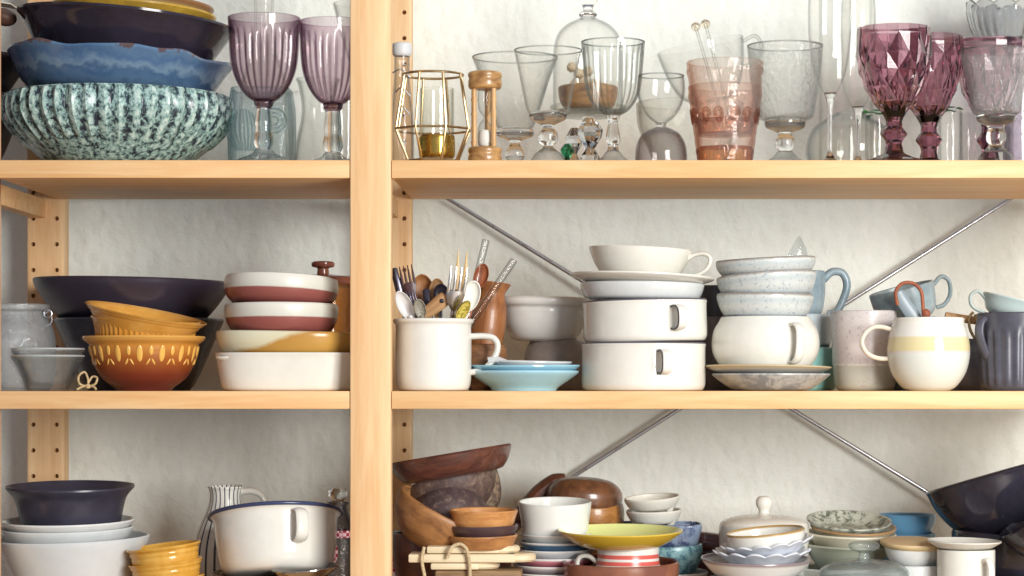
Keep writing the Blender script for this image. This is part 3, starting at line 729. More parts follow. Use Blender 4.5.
it = It('glass_canister', 'amber glass canister with copper knobbed lid behind the burgundy bowls', 'canister', 323, .2, 262, 393, 'B')
it.vessel([(40, 393), (44, 385), (44, 340), (44, 300), (43, 284)], 2, thin('c98a4c', '6a3414', .7, 1.2), 'body', 64)
cop = glaze('7a4534', .12, '8c5440', 30)
ld = it.solid([(0, 286), (46, 286), (46.5, 282), (44, 279), (20, 276), (6, 274), (0, 274)], cop, 'lid', 64, n=2)
it.solid([(0, 275), (6, 275), (5.5, 269), (7, 268), (11, 267), (11.5, 263), (9, 261.5), (0, 261)], cop, 'knob', 40, n=2, parent=ld)

# ================================================================== MIDDLE SHELF, RIGHT BAY
it = It('enamel_mug', 'large white enamel mug full of cutlery against the dividing post', 'mug', 433.5, .05, 319, 391, 'B')
it.vessel([(30, 391), (34.5, 389.5), (37, 384), (37.8, 370), (38, 340), (38, 325), (39.5, 323), (40.5, 321), (39.5, 319.2), (38, 319)], 1.4, enamel, 'body', 80)
it.handle(0, [(36, 336.5), (50, 336), (60, 338), (64, 344), (63, 353), (57, 363), (49, 370), (36, 372.5)], 3.2, 5.4, enamel)

def utensil(name, label, kind, hx, hy, bx, by, L, m, size=1, yaw=0, dy=0, cat=None, hm=None, w2=1.0):
    """head centre (hx,hy) down to the handle's end (bx,by), all in image measures at the mug's distance"""
    k = (D+.05)/F
    a = Wp(hx, hy, .05+dy*k); b = Wp(bx, by, .05+dy*k*.2)
    d = (a-b).normalized(); Yv = (Vector((0, 1, 0))-d*d.y).normalized(); Xv = Yv.cross(d); q = Matrix((Xv, Yv, d)).transposed().to_4x4()
    M_ = Matrix.Translation(b) @ q @ Matrix.Rotation(yaw, 4, 'Z')
    l = (a-b).length; s = k*size
    e = bpy.data.objects.new(name, None); col.objects.link(e); e.matrix_world = M_; e.empty_display_size = .01
    tag(e, label, cat or name.split('_')[-1], 'cutlery standing in the enamel mug')
    hw = 2.2*s
    if kind == 'fork':
        mesh_obj('handle', tube([(0, 0, 0), (0, 0, l*.5), (0, .001, l-13*s)], [hw*1.6, hw*1.0, hw*.9], [hw*.5, hw*.45, hw*.5], None, 10), hm or m, e)
        g = [revolve([(0, -16*s), (2*s, -15*s), (6*s, -9*s), (7.5*s, -2*s), (7.5*s, 1*s), (0, 2*s)], 24, oval(.22))]
        for j in (-1.5, -.5, .5, 1.5):
            g.append(tube([(j*4.1*s, 0, -1*s), (j*4.2*s, -1.2*s, 9*s), (j*4.3*s, 1*s, 20*s)], [1.5*s, 1.3*s, .5*s], [1*s, .9*s, .4*s], None, 8))
        mesh_obj('fork_head', xf(join(*g), Matrix.Translation((0, 0, l))), m, e)
    elif kind == 'spoon':
        mesh_obj('handle', tube([(0, 0, 0), (0, 0, l*.5), (0, 0, l-8*s)], [hw*1.6, hw, hw*.8], [hw*.6, hw*.5, hw*.6], None, 10), hm or m, e)
        P = [(math.sin(t*PI/24)*9*s, -math.cos(t*PI/24)*9*s) for t in range(0, 13)]
        g = revolve([(0, -4.5*s)]+[(math.sin(t*PI/24)*9*s, -math.cos(t*PI/24)*4.5*s) for t in range(1, 12)]+[(9*s, 0), (8.4*s, .3*s)]+[(math.sin(t*PI/24)*8.2*s, -math.cos(t*PI/24)*3.6*s) for t in range(11, 0, -1)]+[(0, -3.6*s)], 36)
        R_ = Matrix.Translation((0, 0, l)) @ Matrix.Rotation(PI/2, 4, 'X') @ Matrix.Diagonal((.78*w2, 1.35, 1, 1))
        mesh_obj('spoon_bowl', xf(g, R_), m, e)
    elif kind == 'stick':
        mesh_obj('shaft', tube([(0, 0, 0), (0, 0, l*.7), (0, 0, l)], [hw*1.3, hw*1.3, hw*1.3], None, None, 12), m, e)
    elif kind == 'pick':
        mesh_obj('shaft', tube([(0, 0, 0), (0, 0, l*.72), (0, 0, l)], [hw*1.1, hw*1.2, hw*.15], [hw*.5, hw*.5, hw*.2], None, 8), m, e)
    elif kind == 'flat':
        mesh_obj('handle', tube([(0, 0, 0), (0, 0, l*.8), (0, 0, l-1*s), (0, 0, l)], [hw*1.2, hw*1.9, hw*1.8, hw*1.0], [hw*.7, hw*.8, hw*.8, hw*.5], None, 14), m, e)
        mesh_obj('rivet', xf(ellipsoid(0, 0, 0, 1.3*s, .8*s, 1.3*s, 10, 8), Matrix.Translation((0, -hw*.8, l*.86))), hm or m, e)
    return e
silver = metal('c9c7c4', .22); dsilver = metal('6c6a78', .3); dbrown = glaze('4a3030', .4); blk = glaze('2e2a38', .35)
wlt = wood('cfa476', 'a67a50', .5, 'z', 3); wmd = wood('9c5f36', '6e3c22', .4, 'z', 3)
utensil('table_knife', 'dark steel handle nearest the dividing post in the mug', 'flat', 393.5, 268, 420, 372, 0, dsilver, .9, dy=-6, cat='knife')
utensil('table_knife', 'second dark steel handle from the dividing post in the mug', 'flat', 397, 278, 428, 376, 0, dsilver, .9, dy=8, cat='knife')
utensil('table_fork', 'dark brown fork with tines up at the left of the mug', 'fork', 409, 284, 428, 378, 0, dbrown, .95, dy=4, cat='fork')
utensil('serving_spoon', 'pale spoon leaning over the mug rim at the left', 'spoon', 405, 306, 440, 376, 0, glaze('d9d6d4', .25), 1.35, dy=-16, cat='spoon', w2=.8)
utensil('tea_strainer', 'small mesh strainer spoon at the front left of the mug', 'spoon', 420, 309, 436, 376, 0, speckled('6c665c', 'b0a894', None, 900, .4), .85, dy=-22, cat='strainer')
utensil('table_fork', 'thin dark fork behind the strainer spoon', 'fork', 413, 302, 434, 378, 0, dsilver, .6, dy=-8, cat='fork')
utensil('table_knife', 'black handle rising above the strainer spoon', 'flat', 426, 289, 437, 376, 0, blk, .95, dy=6, cat='knife')
utensil('wooden_spoon', 'broad brown wooden spoon head behind the black handle', 'spoon', 423, 294, 430, 378, 0, wood('b07a48', '8a5a34', .5, 'z', 3), 1.7, dy=18, cat='spoon')
utensil('wooden_spoon', 'tan wooden spoon head right of the broad brown one', 'spoon', 437, 292, 436, 378, 0, wlt, 1.15, dy=12, cat='spoon')
utensil('serving_spoon', 'black rounded spoon between wooden spoons and big fork', 'spoon', 441, 294, 440, 378, 0, blk, .85, dy=4, cat='spoon', w2=1.3)
utensil('spatula', 'light wooden handle with a hole lying diagonally at the mug rim', 'flat', 447, 297, 415, 322, 0, wlt, 1.8, dy=-12, cat='spatula', hm=blk)
utensil('table_fork', 'big shiny silver fork in the middle of the mug', 'fork', 456, 292, 444, 378, 0, silver, 1.25, dy=-18, yaw=.25, cat='fork')
utensil('bamboo_pick', 'left of two pale bamboo picks standing above the silver fork', 'pick', 458.5, 250, 452, 370, 0, glaze('e2c088', .5), 1.1, dy=4, cat='pick')
utensil('bamboo_pick', 'right of two pale bamboo picks standing above the silver fork', 'pick', 467, 251, 458, 370, 0, glaze('e2c088', .5), 1.1, dy=4, cat='pick')
utensil('serving_spoon', 'white oval spoon right of the silver fork', 'spoon', 471, 296, 448, 378, 0, glaze('ecebe2', .3), 1.3, dy=-8, cat='spoon', w2=1.0)
utensil('serving_spoon', 'mottled yellow spoon resting on the right of the mug rim', 'spoon', 463, 312, 440, 362, 0, speckled('8c7a30', 'd8c864', None, 120, .25), 1.1, dy=-26, yaw=.9, cat='spoon')
utensil('wooden_spoon', 'copper brown wooden spoon head right of the bamboo picks', 'spoon', 481, 276, 452, 372, 0, wood('a8623a', '77402a', .35, 'z', 3), 1.05, dy=2, cat='spoon')
st_g = thin('e2e4e4', '62666c', .9, 1.4)
utensil('glass_straw', 'clear glass straw rising highest from the mug', 'stick', 486, 240, 462, 340, 0, st_g, 1.3, dy=8, cat='straw')
utensil('glass_straw', 'clear glass straw leaning right over the wooden jug', 'stick', 514, 260, 470, 325, 0, st_g, 1.3, dy=10, cat='straw')

it = It('wooden_jug', 'brown wooden jug with spout behind the enamel mug', 'jug', 486, .15, 284, 391, 'B', (0, 7))
wj = wood('a86f42', '7a4a2c', .4, 'z', 2, coat=.2)
it.vessel([(14, 391), (16, 385), (17, 365), (17, 345), (18, 325), (16.5, 308), (12, 293), (13.5, 287), (15, 283)], 2.5, wj, 'body', 56, lambda a, h, r, z: (r*(1+.25*h**6*max(0, math.cos(a))**8), z))
it = It('wooden_bowl', 'rough brown wooden bowl low behind the enamel mug handle', 'bowl', 482, .1, 343, 391, 'B')
it.vessel([(12, 391), (19, 384), (24, 368), (25, 354), (23, 345)], 2.5, wood('9a6a40', '5e3c26', .6, 'ring', 3), None, 48)
it = It('mixing_bowl', 'pale grey bowl with rolled rim behind the blue plates', 'bowl', 544, .2, 297, 340, None, (0, 1), fr=30)
it.vessel([(24, 341), (32, 338), (40, 325), (43, 312), (43.5, 307), (47.5, 304), (48.5, 299), (46, 296.5)], 2.6, glaze('e8e6e0', .2), None, 72)
it = It('stoneware_bowl', 'taupe upturned bowl beneath the pale grey bowl', 'bowl', 557, .2, 340, 392, 'B')
it.solid([(0, 392), (30, 392), (33, 385), (33, 360), (29, 345), (24, 340), (0, 340)], glaze('a89c92', .4, '9a8e86', 40), None, 56, n=3)

ble = glaze('a3cddd', .15); bl2 = glaze('8dc1d6', .15)
it = It('plate', 'light blue plate, lowest of the plates behind the enamel mug handle', 'plate', 524, .075, 371, 391, 'B', group='light blue plates')
it.vessel([(32, 391), (34, 388), (44, 381), (54, 373.5), (55, 372)], 2, ble, None, 72)
it = It('plate', 'light blue plate lying on the lowest blue one', 'plate', 525, .075, 364, 378, None, (1, 0), group='light blue plates')
it.vessel([(33, 380), (42, 376), (53, 368), (55, 366)], 2, bl2, None, 72)
it = It('saucer', 'white saucer on top of the light blue plates', 'saucer', 530, .075, 360, 372, None, (1, 1))
it.vessel([(22, 374), (32, 371), (40, 364), (42, 362)], 1.8, coolwhite, None, 64)
it = It('ceramic_spoon', 'translucent white soup spoon leaning across the blue plates', 'spoon', 515, .045, 350, 372, None, (0, 16))
it.add(None, join(xf(revolve(shell_prof([(it.r(5), 0), (it.r(10), it.r(3)), (it.r(14), it.r(8))], it.r(1.4)), 40, oval(.7)), Matrix.Translation((it.r(4), 0, it.z(372)))),
                  tube([(-it.r(8), 0, it.z(366)), (-it.r(18), 0, it.z(364)), (-it.r(26), 0, it.z(368))], [it.r(4), it.r(3), it.r(3.5)], [it.r(1.4)]*3, (0, 1, 0), 10)), thin('dcdedf', '9a9da4', .9, 1.2, .03, 0, 90, .45))

def enamelpot(label, cx, top, bot, R, az, hz, shelf=None, tilt=(0, 0)):
    it = It('enamel_pot', label, 'pot', cx, .088, top, bot, shelf, tilt, 'stacked white enamel pots', fr=62)
    it.vessel([(R-8, bot), (R-3, bot-1), (R-.5, bot-5), (R, bot-10), (R, top+4), (R+.6, top+1), (R-1, top)], 2, enamel, 'body', 96)
    rim = [(it.r(R-.5)*math.cos(2*PI*k/80), it.r(R-.5)*math.sin(2*PI*k/80), it.z(top)) for k in range(80)]
    it.add('rim', tube(rim, it.r(.9), None, (0, 0, 1), 8, True), glaze('5a5560', .3))
    HP = [(R-1.5, hz-11), (R+8, hz-11.5), (R+14, hz-8), (R+15.5, hz), (R+14, hz+8), (R+8, hz+11.5), (R-1.5, hz+11)]
    hd = it.handle(az, HP, 1.5, 5, enamel, smooth=60)
    a_ = math.radians(az); c_, q_ = math.cos(a_), math.sin(a_)
    it.add('handle_edge', tube(catmull([(it.r(d_)*c_-it.r(4.9)*q_, -it.r(d_)*q_-it.r(4.9)*c_, it.z(p_)) for d_, p_ in HP], 5), it.r(1.25), it.r(.6), (q_, c_, 0), 8), glaze('3a3844', .3), 'dark enamel edge of the handle', parent=hd)
enamelpot('white enamel pot with strap handle, lower of two', 643.5, 342.5, 391, 62, 74, 362, 'B')
enamelpot('white enamel pot with strap handle, upper of two', 645, 299, 341.5, 62, 63, 318, None, (0, -1.4))
it = It('shallow_bowl', 'shallow grey white bowl directly on the upper enamel pot', 'bowl', 642, .088, 282, 299, None, (0, .8), fr=55)
it.vessel([(40, 299), (56, 297), (60, 291), (62, 284), (62, 282)], 2, coolwhite, None, 72)
it = It('plate', 'white plate under the white teacup', 'plate', 642, .088, 274, 288, None, (-1, 2.2), fr=60)
it.vessel([(34, 288), (48, 285), (62, 279), (71, 275.5), (72, 274.5)], 1.8, pot_white, None, 80)
it = It('teacup', 'wide white teacup with ear handle on top of the enamel pots', 'cup', 640, .088, 247, 281, None, (0, 2.5), fr=48)
it.vessel([(20, 282), (26, 281), (37, 275), (45, 264), (50.5, 252), (52, 247)], 1.6, pot_white, 'cup', 80)
it.handle(12, [(46, 256), (56, 250), (66, 249.5), (71, 254), (68, 264), (58, 271), (46, 275), (38, 277)], 2.3, 4, pot_white)

bb = speckled('b5c3cc', 'dfe3df', None, 30, .25, .5, (1, 1, 1), .15)
for k, (cx, top, bot, R, t_) in enumerate(((766, 257, 277, 50, (1, -3)), (767, 273, 297, 50, (-2, -4)), (765, 293, 317, 48.5, (0, .6)))):
    it = It('stoneware_bowl', ['pale blue mottled bowl, topmost of three on the round white mug', 'pale blue mottled bowl, middle of three on the round white mug', 'pale blue mottled bowl, lowest of three on the round white mug'][k], 'bowl', cx, .085, top, bot, None, t_, 'pale blue mottled bowls', fr=40)
    it.vessel([(R-16, bot), (R-9, bot-1), (R-5, bot-6), (R-1, top+8), (R, top+2), (R-.5, top)], 2, bands([(0, 'b4bdc0'), (.45, 'cdd1cd'), (.7, 'bac4c5'), (.86, 'cfd3cf'), (.95, '958c84')], .25, .05, speck='9faab0', scale=90), None, 72)
it = It('glass_shard', 'broken translucent shell shaped piece standing in the topmost blue bowl', 'glass piece', 797, .085, 236, 268, None, (0, 8))
it.add(None, revolve([(0, 0), (it.r(9), it.r(4)), (it.r(12), it.r(12)), (it.r(8), it.r(22)), (it.r(2), it.r(31)), (0, it.r(32))], 9, oval(.35)), thin('d8dde0', '8c959c', .9, 1.2), smooth=0)
bmug = glaze('7d919c', .25, '98a9b0', 40)
it = It('stoneware_mug', 'grey blue mug with looped handle behind the three pale blue bowls', 'mug', 792, .19, 272, 318, None)
it.vessel([(26, 318), (30, 312), (33, 295), (33, 272)], 2, bmug, 'body', 56)
it.handle(0, [(31, 280), (40, 272), (50, 273), (55, 284), (51, 300), (44, 312), (36, 314)], 4, 4.5, bmug)
it = It('baking_dish', 'wide grey blue dish behind the round white mug', 'dish', 776, .19, 316, 350, None)
it.vessel([(50, 350), (54, 345), (56, 330), (57, 316)], 2.2, glaze('b4bfc4', .3), None, 64)
it = It('stoneware_bowl', 'teal straight sided bowl behind the saucers', 'bowl', 786, .19, 349, 392, 'B')
it.vessel([(46, 392), (50, 388), (53, 370), (54, 349)], 2.2, glaze('83b9b4', .25, '98c7c0', 40), None, 64)
it = It('stoneware_mug', 'dark slate mug hidden between the enamel pots and blue bowls', 'mug', 716, .2, 287, 320)
it.vessel([(24, 320), (26, 305), (27, 287)], 2, glaze('5c5e6c', .3), None, 56)
it = It('stoneware_mug', 'taupe grey mug standing behind the round white mug', 'mug', 714, .2, 318, 392, 'B')
it.vessel([(26, 392), (29, 380), (29, 340), (28, 318)], 2, glaze('9a9196', .35), None, 56)

it = It('round_mug', 'round bellied white mug with handle under the pale blue bowls', 'mug', 765.5, .085, 316, 371, None, fr=25)
it.vessel([(36, 371), (44, 367), (52, 355), (54, 343), (52, 330), (47, 321), (44.5, 316.5)], 2.2, pot_white, 'body', 80)
it.handle(62, [(46, 326), (57, 325), (63, 330), (64, 342), (61, 356), (54, 362), (46, 362)], 2.2, 5, pot_white, smooth=60)
it = It('saucer', 'pale saucer with brown edge under the round white mug', 'saucer', 768, .085, 367, 376, None, (-1, .8))
it.vessel([(30, 377), (44, 375), (58, 370), (63, 367.5)], 1.6, bands([(0, 'b9bab8'), (.6, 'd8d5ca'), (.85, 'c8b894')], .2), None, 80)
it = It('shallow_bowl', 'grey marbled shallow bowl standing on the shelf under the saucer', 'bowl', 771, .085, 374.5, 391, 'B')
it.vessel([(32, 391), (40, 389), (52, 381), (59, 375)], 2, speckled('8c9094', 'b9bcb9', None, 40, .3), None, 80)

it = It('stoneware_cup', 'pinkish grey straight cup with bare clay band at its foot', 'cup', 865, .118, 312, 391, 'B')
it.vessel([(25, 391), (29, 388), (31, 376), (32, 366), (32.4, 365), (33, 345), (34, 325), (34.5, 312)], 2, bands([(0, 'b9b7a8'), (.3, 'bdbbae'), (.325, 'e0dcd4'), (.345, 'c8bcb8'), (.65, 'd0c4c0'), (1, 'c9c3c0')], .3, .01, speck='b3a4a4', scale=14), 'body', 72)
it = It('round_mug', 'round cream mug with yellow band, front of the mugs at right', 'mug', 928.5, .045, 318, 391, 'B')
it.vessel([(20, 391), (27, 387), (36, 375), (40.5, 360), (41, 347), (38.5, 332), (35.5, 322), (35.8, 319.5), (35, 318)], 2, bands([(0, 'd9dcd2'), (.5, 'dddfd5'), (.53, 'e0d6d0'), (.55, 'e3d6a4'), (.72, 'e3d7a8'), (.75, 'ece9e0'), (1, 'ece9df')], .12, .008), 'body', 80)
it.handle(178, [(36, 330), (47, 327), (56, 327.5), (64, 334), (67, 343), (62, 353), (52, 358), (38, 359)], 2.4, 3.4, glaze('e9e2d0', .2))

gb = glaze('869599', .3, '9dabae', 50)
it = It('stoneware_mug', 'grey blue mug lying tilted behind the cream mug, leather loop on it', 'mug', 905, .13, 287, 322, None, (4, -14))
it.vessel([(24, 320), (29, 314), (32, 300), (33, 288)], 2, gb, 'body', 56)
it.handle(0, [(31, 293), (42, 286), (48, 292), (46, 306), (38, 314), (30, 315)], 2.2, 3.5, gb)
it = It('stoneware_bowl', 'grey blue bowl under the tilted mug behind the cream mug', 'bowl', 905, .16, 318, 392, 'B')
it.vessel([(24, 392), (30, 384), (34, 350), (36, 318)], 2, gb, None, 56)
it = It('leather_loop', 'reddish brown leather cord loop hanging over the grey blue mug', 'loop', 909, .078, 282, 320)
it.tube('cord', [(897, 305, -4), (895, 292, -6), (901, 284, -6), (912, 283.5, -6), (920, 291, -6), (922, 304, -6), (923, 314, -6), (929, 320, -6)], 1.8, glaze('a8603c', .6, '8c4a30', 90), n=5)
it.add('knot', ellipsoid(it.x(925), -it.r(7), it.z(314), it.r(4.5), it.r(3), it.r(5), 12, 8), glaze('a8603c', .6, '8c4a30', 90))
it = It('ladle', 'flat grey ceramic spoon handle leaning under the leather loop', 'spoon', 908, .082, 292, 322)
it.tube(None, [(898, 292, -2), (902, 300, -2), (914, 318, -2), (924, 340, -2)], [5, 6.5, 7, 7], glaze('8f9da4', .35), .35, 5, binorm=(0, 1, 0))
it = It('stoneware_jug', 'small dark grey jug standing between cream mug and fluted mug', 'jug', 967, .15, 340, 392, 'B')
it.vessel([(20, 392), (25, 386), (27, 370), (22, 355), (17, 345), (18, 340)], 2, glaze('85858f', .3, '73737f', 50), None, 56)
it = It('wooden_pestle', 'short wooden stick with rope loop lying behind the cream mug', 'stick', 965, .14, 314, 324, None, (0, 3))
it.tube('stick', [(945, 317, 0), (965, 319, 0), (985, 321, 0)], 4, wlt)
it.tube('rope_loop', [(972, 312, -4), (968, 318, -6), (970, 330, -6), (976, 338, -5), (978, 326, -5), (974, 314, -4)], 1.5, tw, n=5)
slate = glaze('4c4c56', .3, '5a5a66', 40)
it = It('fluted_mug', 'dark slate mug with vertical flutes and curled handle at the right edge', 'mug', 1016, .06, 314, 391, 'B')
it.vessel([(30, 391), (34, 387), (36, 370), (37, 345), (38, 325), (39, 314)], 2.2, slate, 'body', 160, ribs(22, .022, .08, .78))
it.handle(155, [(24, 334), (27, 324), (34, 319), (41, 321), (44, 331), (41, 344), (34, 358), (26, 370), (22, 378)], 3.8, 6, slate)
it = It('teacup', 'pale mint cup lying tipped on the fluted slate mug', 'cup', 1012, .1, 302, 318, None, (2, 14))
mint = glaze('c2d2ce', .2)
it.vessel([(18, 320), (26, 314), (30, 304), (32, 300)], 1.8, mint, 'cup', 56)
it.handle(178, [(28, 306), (38, 300), (44, 306), (40, 316), (24, 320)], 1.6, 3, mint)
# ================================================================== LOWER SHELF, LEFT BAY
it = It('mixing_bowl', 'large white bowl at the bottom of the stack in the left corner', 'bowl', 74, .1, 538, 614, 'C', (1.5, -1.5))
it.vessel([(34, 614), (42, 610), (56, 588), (68, 560), (75, 542), (76, 538)], 2.6, coolwhite, None, 80)
it = It('serving_bowl', 'white bowl resting in the large white one, thicker rim', 'bowl', 67, .1, 527, 560, None, (2.2, -.5), 'white bowls under the navy bowl')
it.vessel([(30, 562), (44, 558), (58, 542), (65, 531), (66, 528)], 2.4, coolwhite, None, 80)
it = It('plate', 'white rimmed dish directly under the dark navy bowl', 'plate', 68, .1, 521, 544, None, (2.2, -.5))
it.vessel([(28, 546), (44, 540), (58, 530), (64, 524), (66, 521)], 2.6, porcelain, None, 80)
it = It('serving_bowl', 'dark navy bowl with flared rim on the white bowls', 'bowl', 70.5, .1, 487, 531, None, (2.6, 0))
it.vessel([(40, 534), (47, 532), (50, 520), (53, 505), (56, 496), (62, 489), (63.5, 487)], 2.6, glaze('32303c', .3, '3d3c4a', 25), None, 96)
och2 = glaze('d19a3c', .15, 'ddae55', 40)
for k in range(3):
    it = It('ribbed_cup', ['mustard ribbed cup, topmost of the tilted nested stack', 'mustard ribbed cup, second of the tilted nested stack', 'mustard ribbed cup standing on the shelf, bottom of the tilted stack'][k], 'cup', 167+k*1, .06, 546+k*16, 600+k*8, None, (1.5, -7+k), 'mustard ribbed cups')
    b = 600+k*8; t_ = 546+k*16
    it.vessel([(24, b), (28, b-4), (33, t_+12), (35, t_+3), (37, t_)], 2, och2, None, 72, lambda a, h, r, z: (r*(1+.012*math.sin(z*1100)), z), n=8)
def stripes():
    m = N('white_with_blue_pinstripes'); m.b.inputs['Roughness'].default_value = .3
    tc = m.n('ShaderNodeTexCoord'); sp = m.n('ShaderNodeSeparateXYZ'); m.l(tc.outputs['Object'], sp.inputs[0])
    at = m.n('ShaderNodeMath', operation='ARCTAN2'); m.l(sp.outputs[1], at.inputs[0]); m.l(sp.outputs[0], at.inputs[1])
    mu = m.n('ShaderNodeMath', operation='MULTIPLY'); m.l(at.outputs[0], mu.inputs[0]); mu.inputs[1].default_value = 22/(2*PI)
    ad = m.n('ShaderNodeMath', operation='ADD'); m.l(mu.outputs[0], ad.inputs[0]); ad.inputs[1].default_value = 20.3
    fr = m.n('ShaderNodeMath', operation='FRACT'); m.l(ad.outputs[0], fr.inputs[0])
    m.l(m.ramp(fr.outputs[0], [(0, '3c4152'), (.24, 'e6e6de')], 'CONSTANT'), m.b.inputs['Base Color']); return m.m
it = It('striped_jug', 'tall white jug with dark pinstripes behind the enamel basin', 'jug', 226, .2, 488, 612, 'C', (2, 0))
st = stripes()
it.vessel([(28, 612), (32, 600), (34, 575), (32, 548), (26, 528), (19, 512), (16, 500), (16.5, 490), (18, 487)], 2, st, 'body', 72)
it.handle(0, [(15, 492), (26, 491), (36, 496), (40, 508), (38, 525), (30, 536)], 3.5, 4.5, pot_white)
it = It('enamel_basin', 'white enamel basin with blue rim and side handle, tilted', 'basin', 276.5, .105, 515, 576, None, (-13, -3.5))
it.vessel([(44, 576), (50, 574), (55, 568), (58.5, 553), (61, 533), (62.5, 519), (66, 515)], 1.8, enamel, 'body', 96)
rim = [(it.r(66)*math.cos(2*PI*k/96), it.r(66)*math.sin(2*PI*k/96), it.z(514.5)) for k in range(96)]
it.add('blue_rim', tube(rim, it.r(2.2), it.r(2), (0, 0, 1), 10, True), glaze('3c4668', .2))
it.handle(62, [(58, 522), (67, 521), (73, 525), (75, 536), (73, 547), (67, 551), (56, 551)], 2, 6.5, enamel, smooth=60)
it = It('saucepan', 'shiny steel pan with brass tone inside under the enamel basin', 'pan', 265, .105, 573, 613, 'C', (2, 0))
it.vessel([(40, 613), (45, 609), (47, 590), (48, 576), (52, 573)], 1.4, metal('b8a48c', .2), None, 72)
it = It('steel_dish', 'shiny shallow steel dish tilted between the basin and the steel pan', 'dish', 306, .06, 566, 580, None, (3, -5))
it.vessel([(8, 580), (22, 577), (32, 570), (34, 568)], 1.2, metal('bdb8b4', .15), None, 64)
it = It('glass_bottle', 'ribbed clear bottle with ball stopper and red gingham ribbon beside the post', 'bottle', 338, .14, 493, 612, 'C')
it.vessel([(19, 612), (20, 600), (20, 545), (18, 530), (11, 514), (9.5, 506), (11, 503)], 1.6, thin('b9b9bf', '4e4e5c', .8, 1.2, .05, 1, 70), 'body', 64, ribs(1, 0))
it.solid([(0, 505), (8, 505), (6, 501), (9, 497), (10, 493), (7, 489), (0, 487.5)], solidglass('e6e8ea'), 'stopper', 32)
gi = gingham('a8303f', 'e8c9cc', 260)
rb_ = it.add('ribbon', tube([(it.r(20.8)*math.cos(q*PI/24), it.r(20.8)*math.sin(q*PI/24), it.z(534)) for q in range(48)], it.r(.6), it.r(3.5), (0, 0, 1), 8, True), gi)
it.tube('ribbon_tail', [(330, 536, -20), (337, 550, -22), (334, 566, -22)], 3.2, gi, .3, 4, binorm=(0, 1, 0), parent=rb_)

# ================================================================== LOWER SHELF, RIGHT BAY
dkb = wood('6a4030', '482a26', .4, 'x', 3, coat=.3)
it = It('wooden_bowl', 'large dark brown wooden bowl, lowest of the wooden stack at the post', 'bowl', 452, .14, 532, 612, 'C')
it.vessel([(32, 612), (44, 606), (56, 580), (61, 550), (61, 533)], 3.5, dkb, None, 72)
it = It('wooden_bowl', 'carved light brown bowl with open side facing out, holding coconut shells', 'bowl', 437, .1, 506, 548, None, (6, 27))
it.vessel([(16, 550), (30, 546), (43, 534), (49.5, 520), (51, 509), (50, 506)], 3.5, wood('b58250', '7e5534', .45, 'ring', 2), None, 72)
coco = glaze('5e4c4c', .55, '7a6258', 60)
for k, (cx, cy_, R, t_, y) in enumerate(((454, 499, 47, (-14, -14), .15), (474, 500, 34, (0, -22), .19), (449, 503, 42, (12, -3), .125))):
    if k == 1: m_ = speckled('5c4a42', '9a866e', None, 90, .6)
    elif k == 2: m_ = speckled('4a3c3c', '5f4e4b', '8a766a', 110, .5, .5)
    else: m_ = speckled('54423e', '715c52', '94806e', 80, .5, .5)
    it = It('coconut_bowl', ['rough coconut shell bowl lying just under the dark wooden plate', 'rough pale coconut shell half at the right of the coconut bowls', 'rough coconut shell bowl upturned in front, in the carved bowl'][k], 'bowl', cx, y, cy_-(16 if k == 0 else 22), cy_+(20 if k == 0 else 22), None, t_)
    if k == 2:
        it.vessel([(40, cy_+22), (40, cy_+14), (35, cy_-2), (25, cy_-13), (10, cy_-20), (3, cy_-21)][::-1] and [(3, cy_+22), (12, cy_+21), (26, cy_+12), (36, cy_-2), (41, cy_-16), (41, cy_-20)], 2.4, m_, None, 64)
        it.root.matrix_world = it.M @ Matrix.Translation((0, 0, it.H)) @ Matrix.Rotation(PI, 4, 'X')
    elif k == 0: it.vessel([(4, cy_+20), (20, cy_+17), (36, cy_+6), (45, cy_-8), (47, cy_-16)], 2.4, m_, None, 64)
    else: it.vessel([(4, cy_+22), (14, cy_+19), (26, cy_+8), (32, cy_-10), (33, cy_-22)], 2.4, m_, None, 64)
it = It('wooden_plate', 'dark reddish wooden plate tilted on top of the coconut bowls', 'plate', 452, .14, 457, 474, None, (-1, -9.5))
it.vessel([(40, 477), (50, 475), (57, 467), (61, 458), (62, 455)], 3.5, wood('744737', '4a2c28', .35, 'x', 2, coat=.4), None, 96)
for k, (cx, t_, b, R, c1, c2) in enumerate(((483.5, 511, 528, 34.5, 'd39a60', 'b87c46'), (484, 526, 537, 34.5, '54403e', '46343a'), (483, 536, 548, 35, 'bd8650', '95643c'))):
    it = It('wooden_dish', ['small light orange wooden dish, topmost of three', 'small dark wooden dish, middle of three', 'small brown wooden dish, lowest of three'][k], 'dish', cx, .06, t_, b, None, (1.5, -1 if k else 0), 'small wooden dishes')
    it.vessel([(22, b+1), (28, b), (33, t_+4), (R, t_)], 2.6, wood(c1, c2, .35, 'x', 2, coat=.3), None, 72)
pale = wood('e6d6b4', 'd6c29c', .6, 'x', 2)
def paddle(label, pts, y0, y1, zt, zb, y):
    it = It('wooden_board', label, 'board', pts[0], y, zt, zb, group='pale wooden boards tied with twine')
    x0, x1 = it.x(pts[0]), it.x(pts[1])
    g = box(x0, x1, -it.r(y0), it.r(y1), 0, it.H, it.r(1.6))
    g2 = revolve([(0, 0), (it.r(18), 0), (it.r(20), it.r(2)), (it.r(20), it.H-it.r(2)), (it.r(18), it.H), (0, it.H)], 40, oval(1.0))
    it.add(None, join(g, xf(g2, Matrix.Translation((x1, 0, 0)))), pale)
paddle('pale wooden serving board, topmost of the tied boards under the small dishes', (428, 500), 22, 22, 545, 552, .06)
paddle('pale wooden serving board, middle of the tied boards, reaching farthest right', (410, 516), 24, 24, 552.5, 561, .06)
paddle('pale wooden serving board, lowest of the tied boards', (432, 480), 24, 24, 561.5, 568, .06)
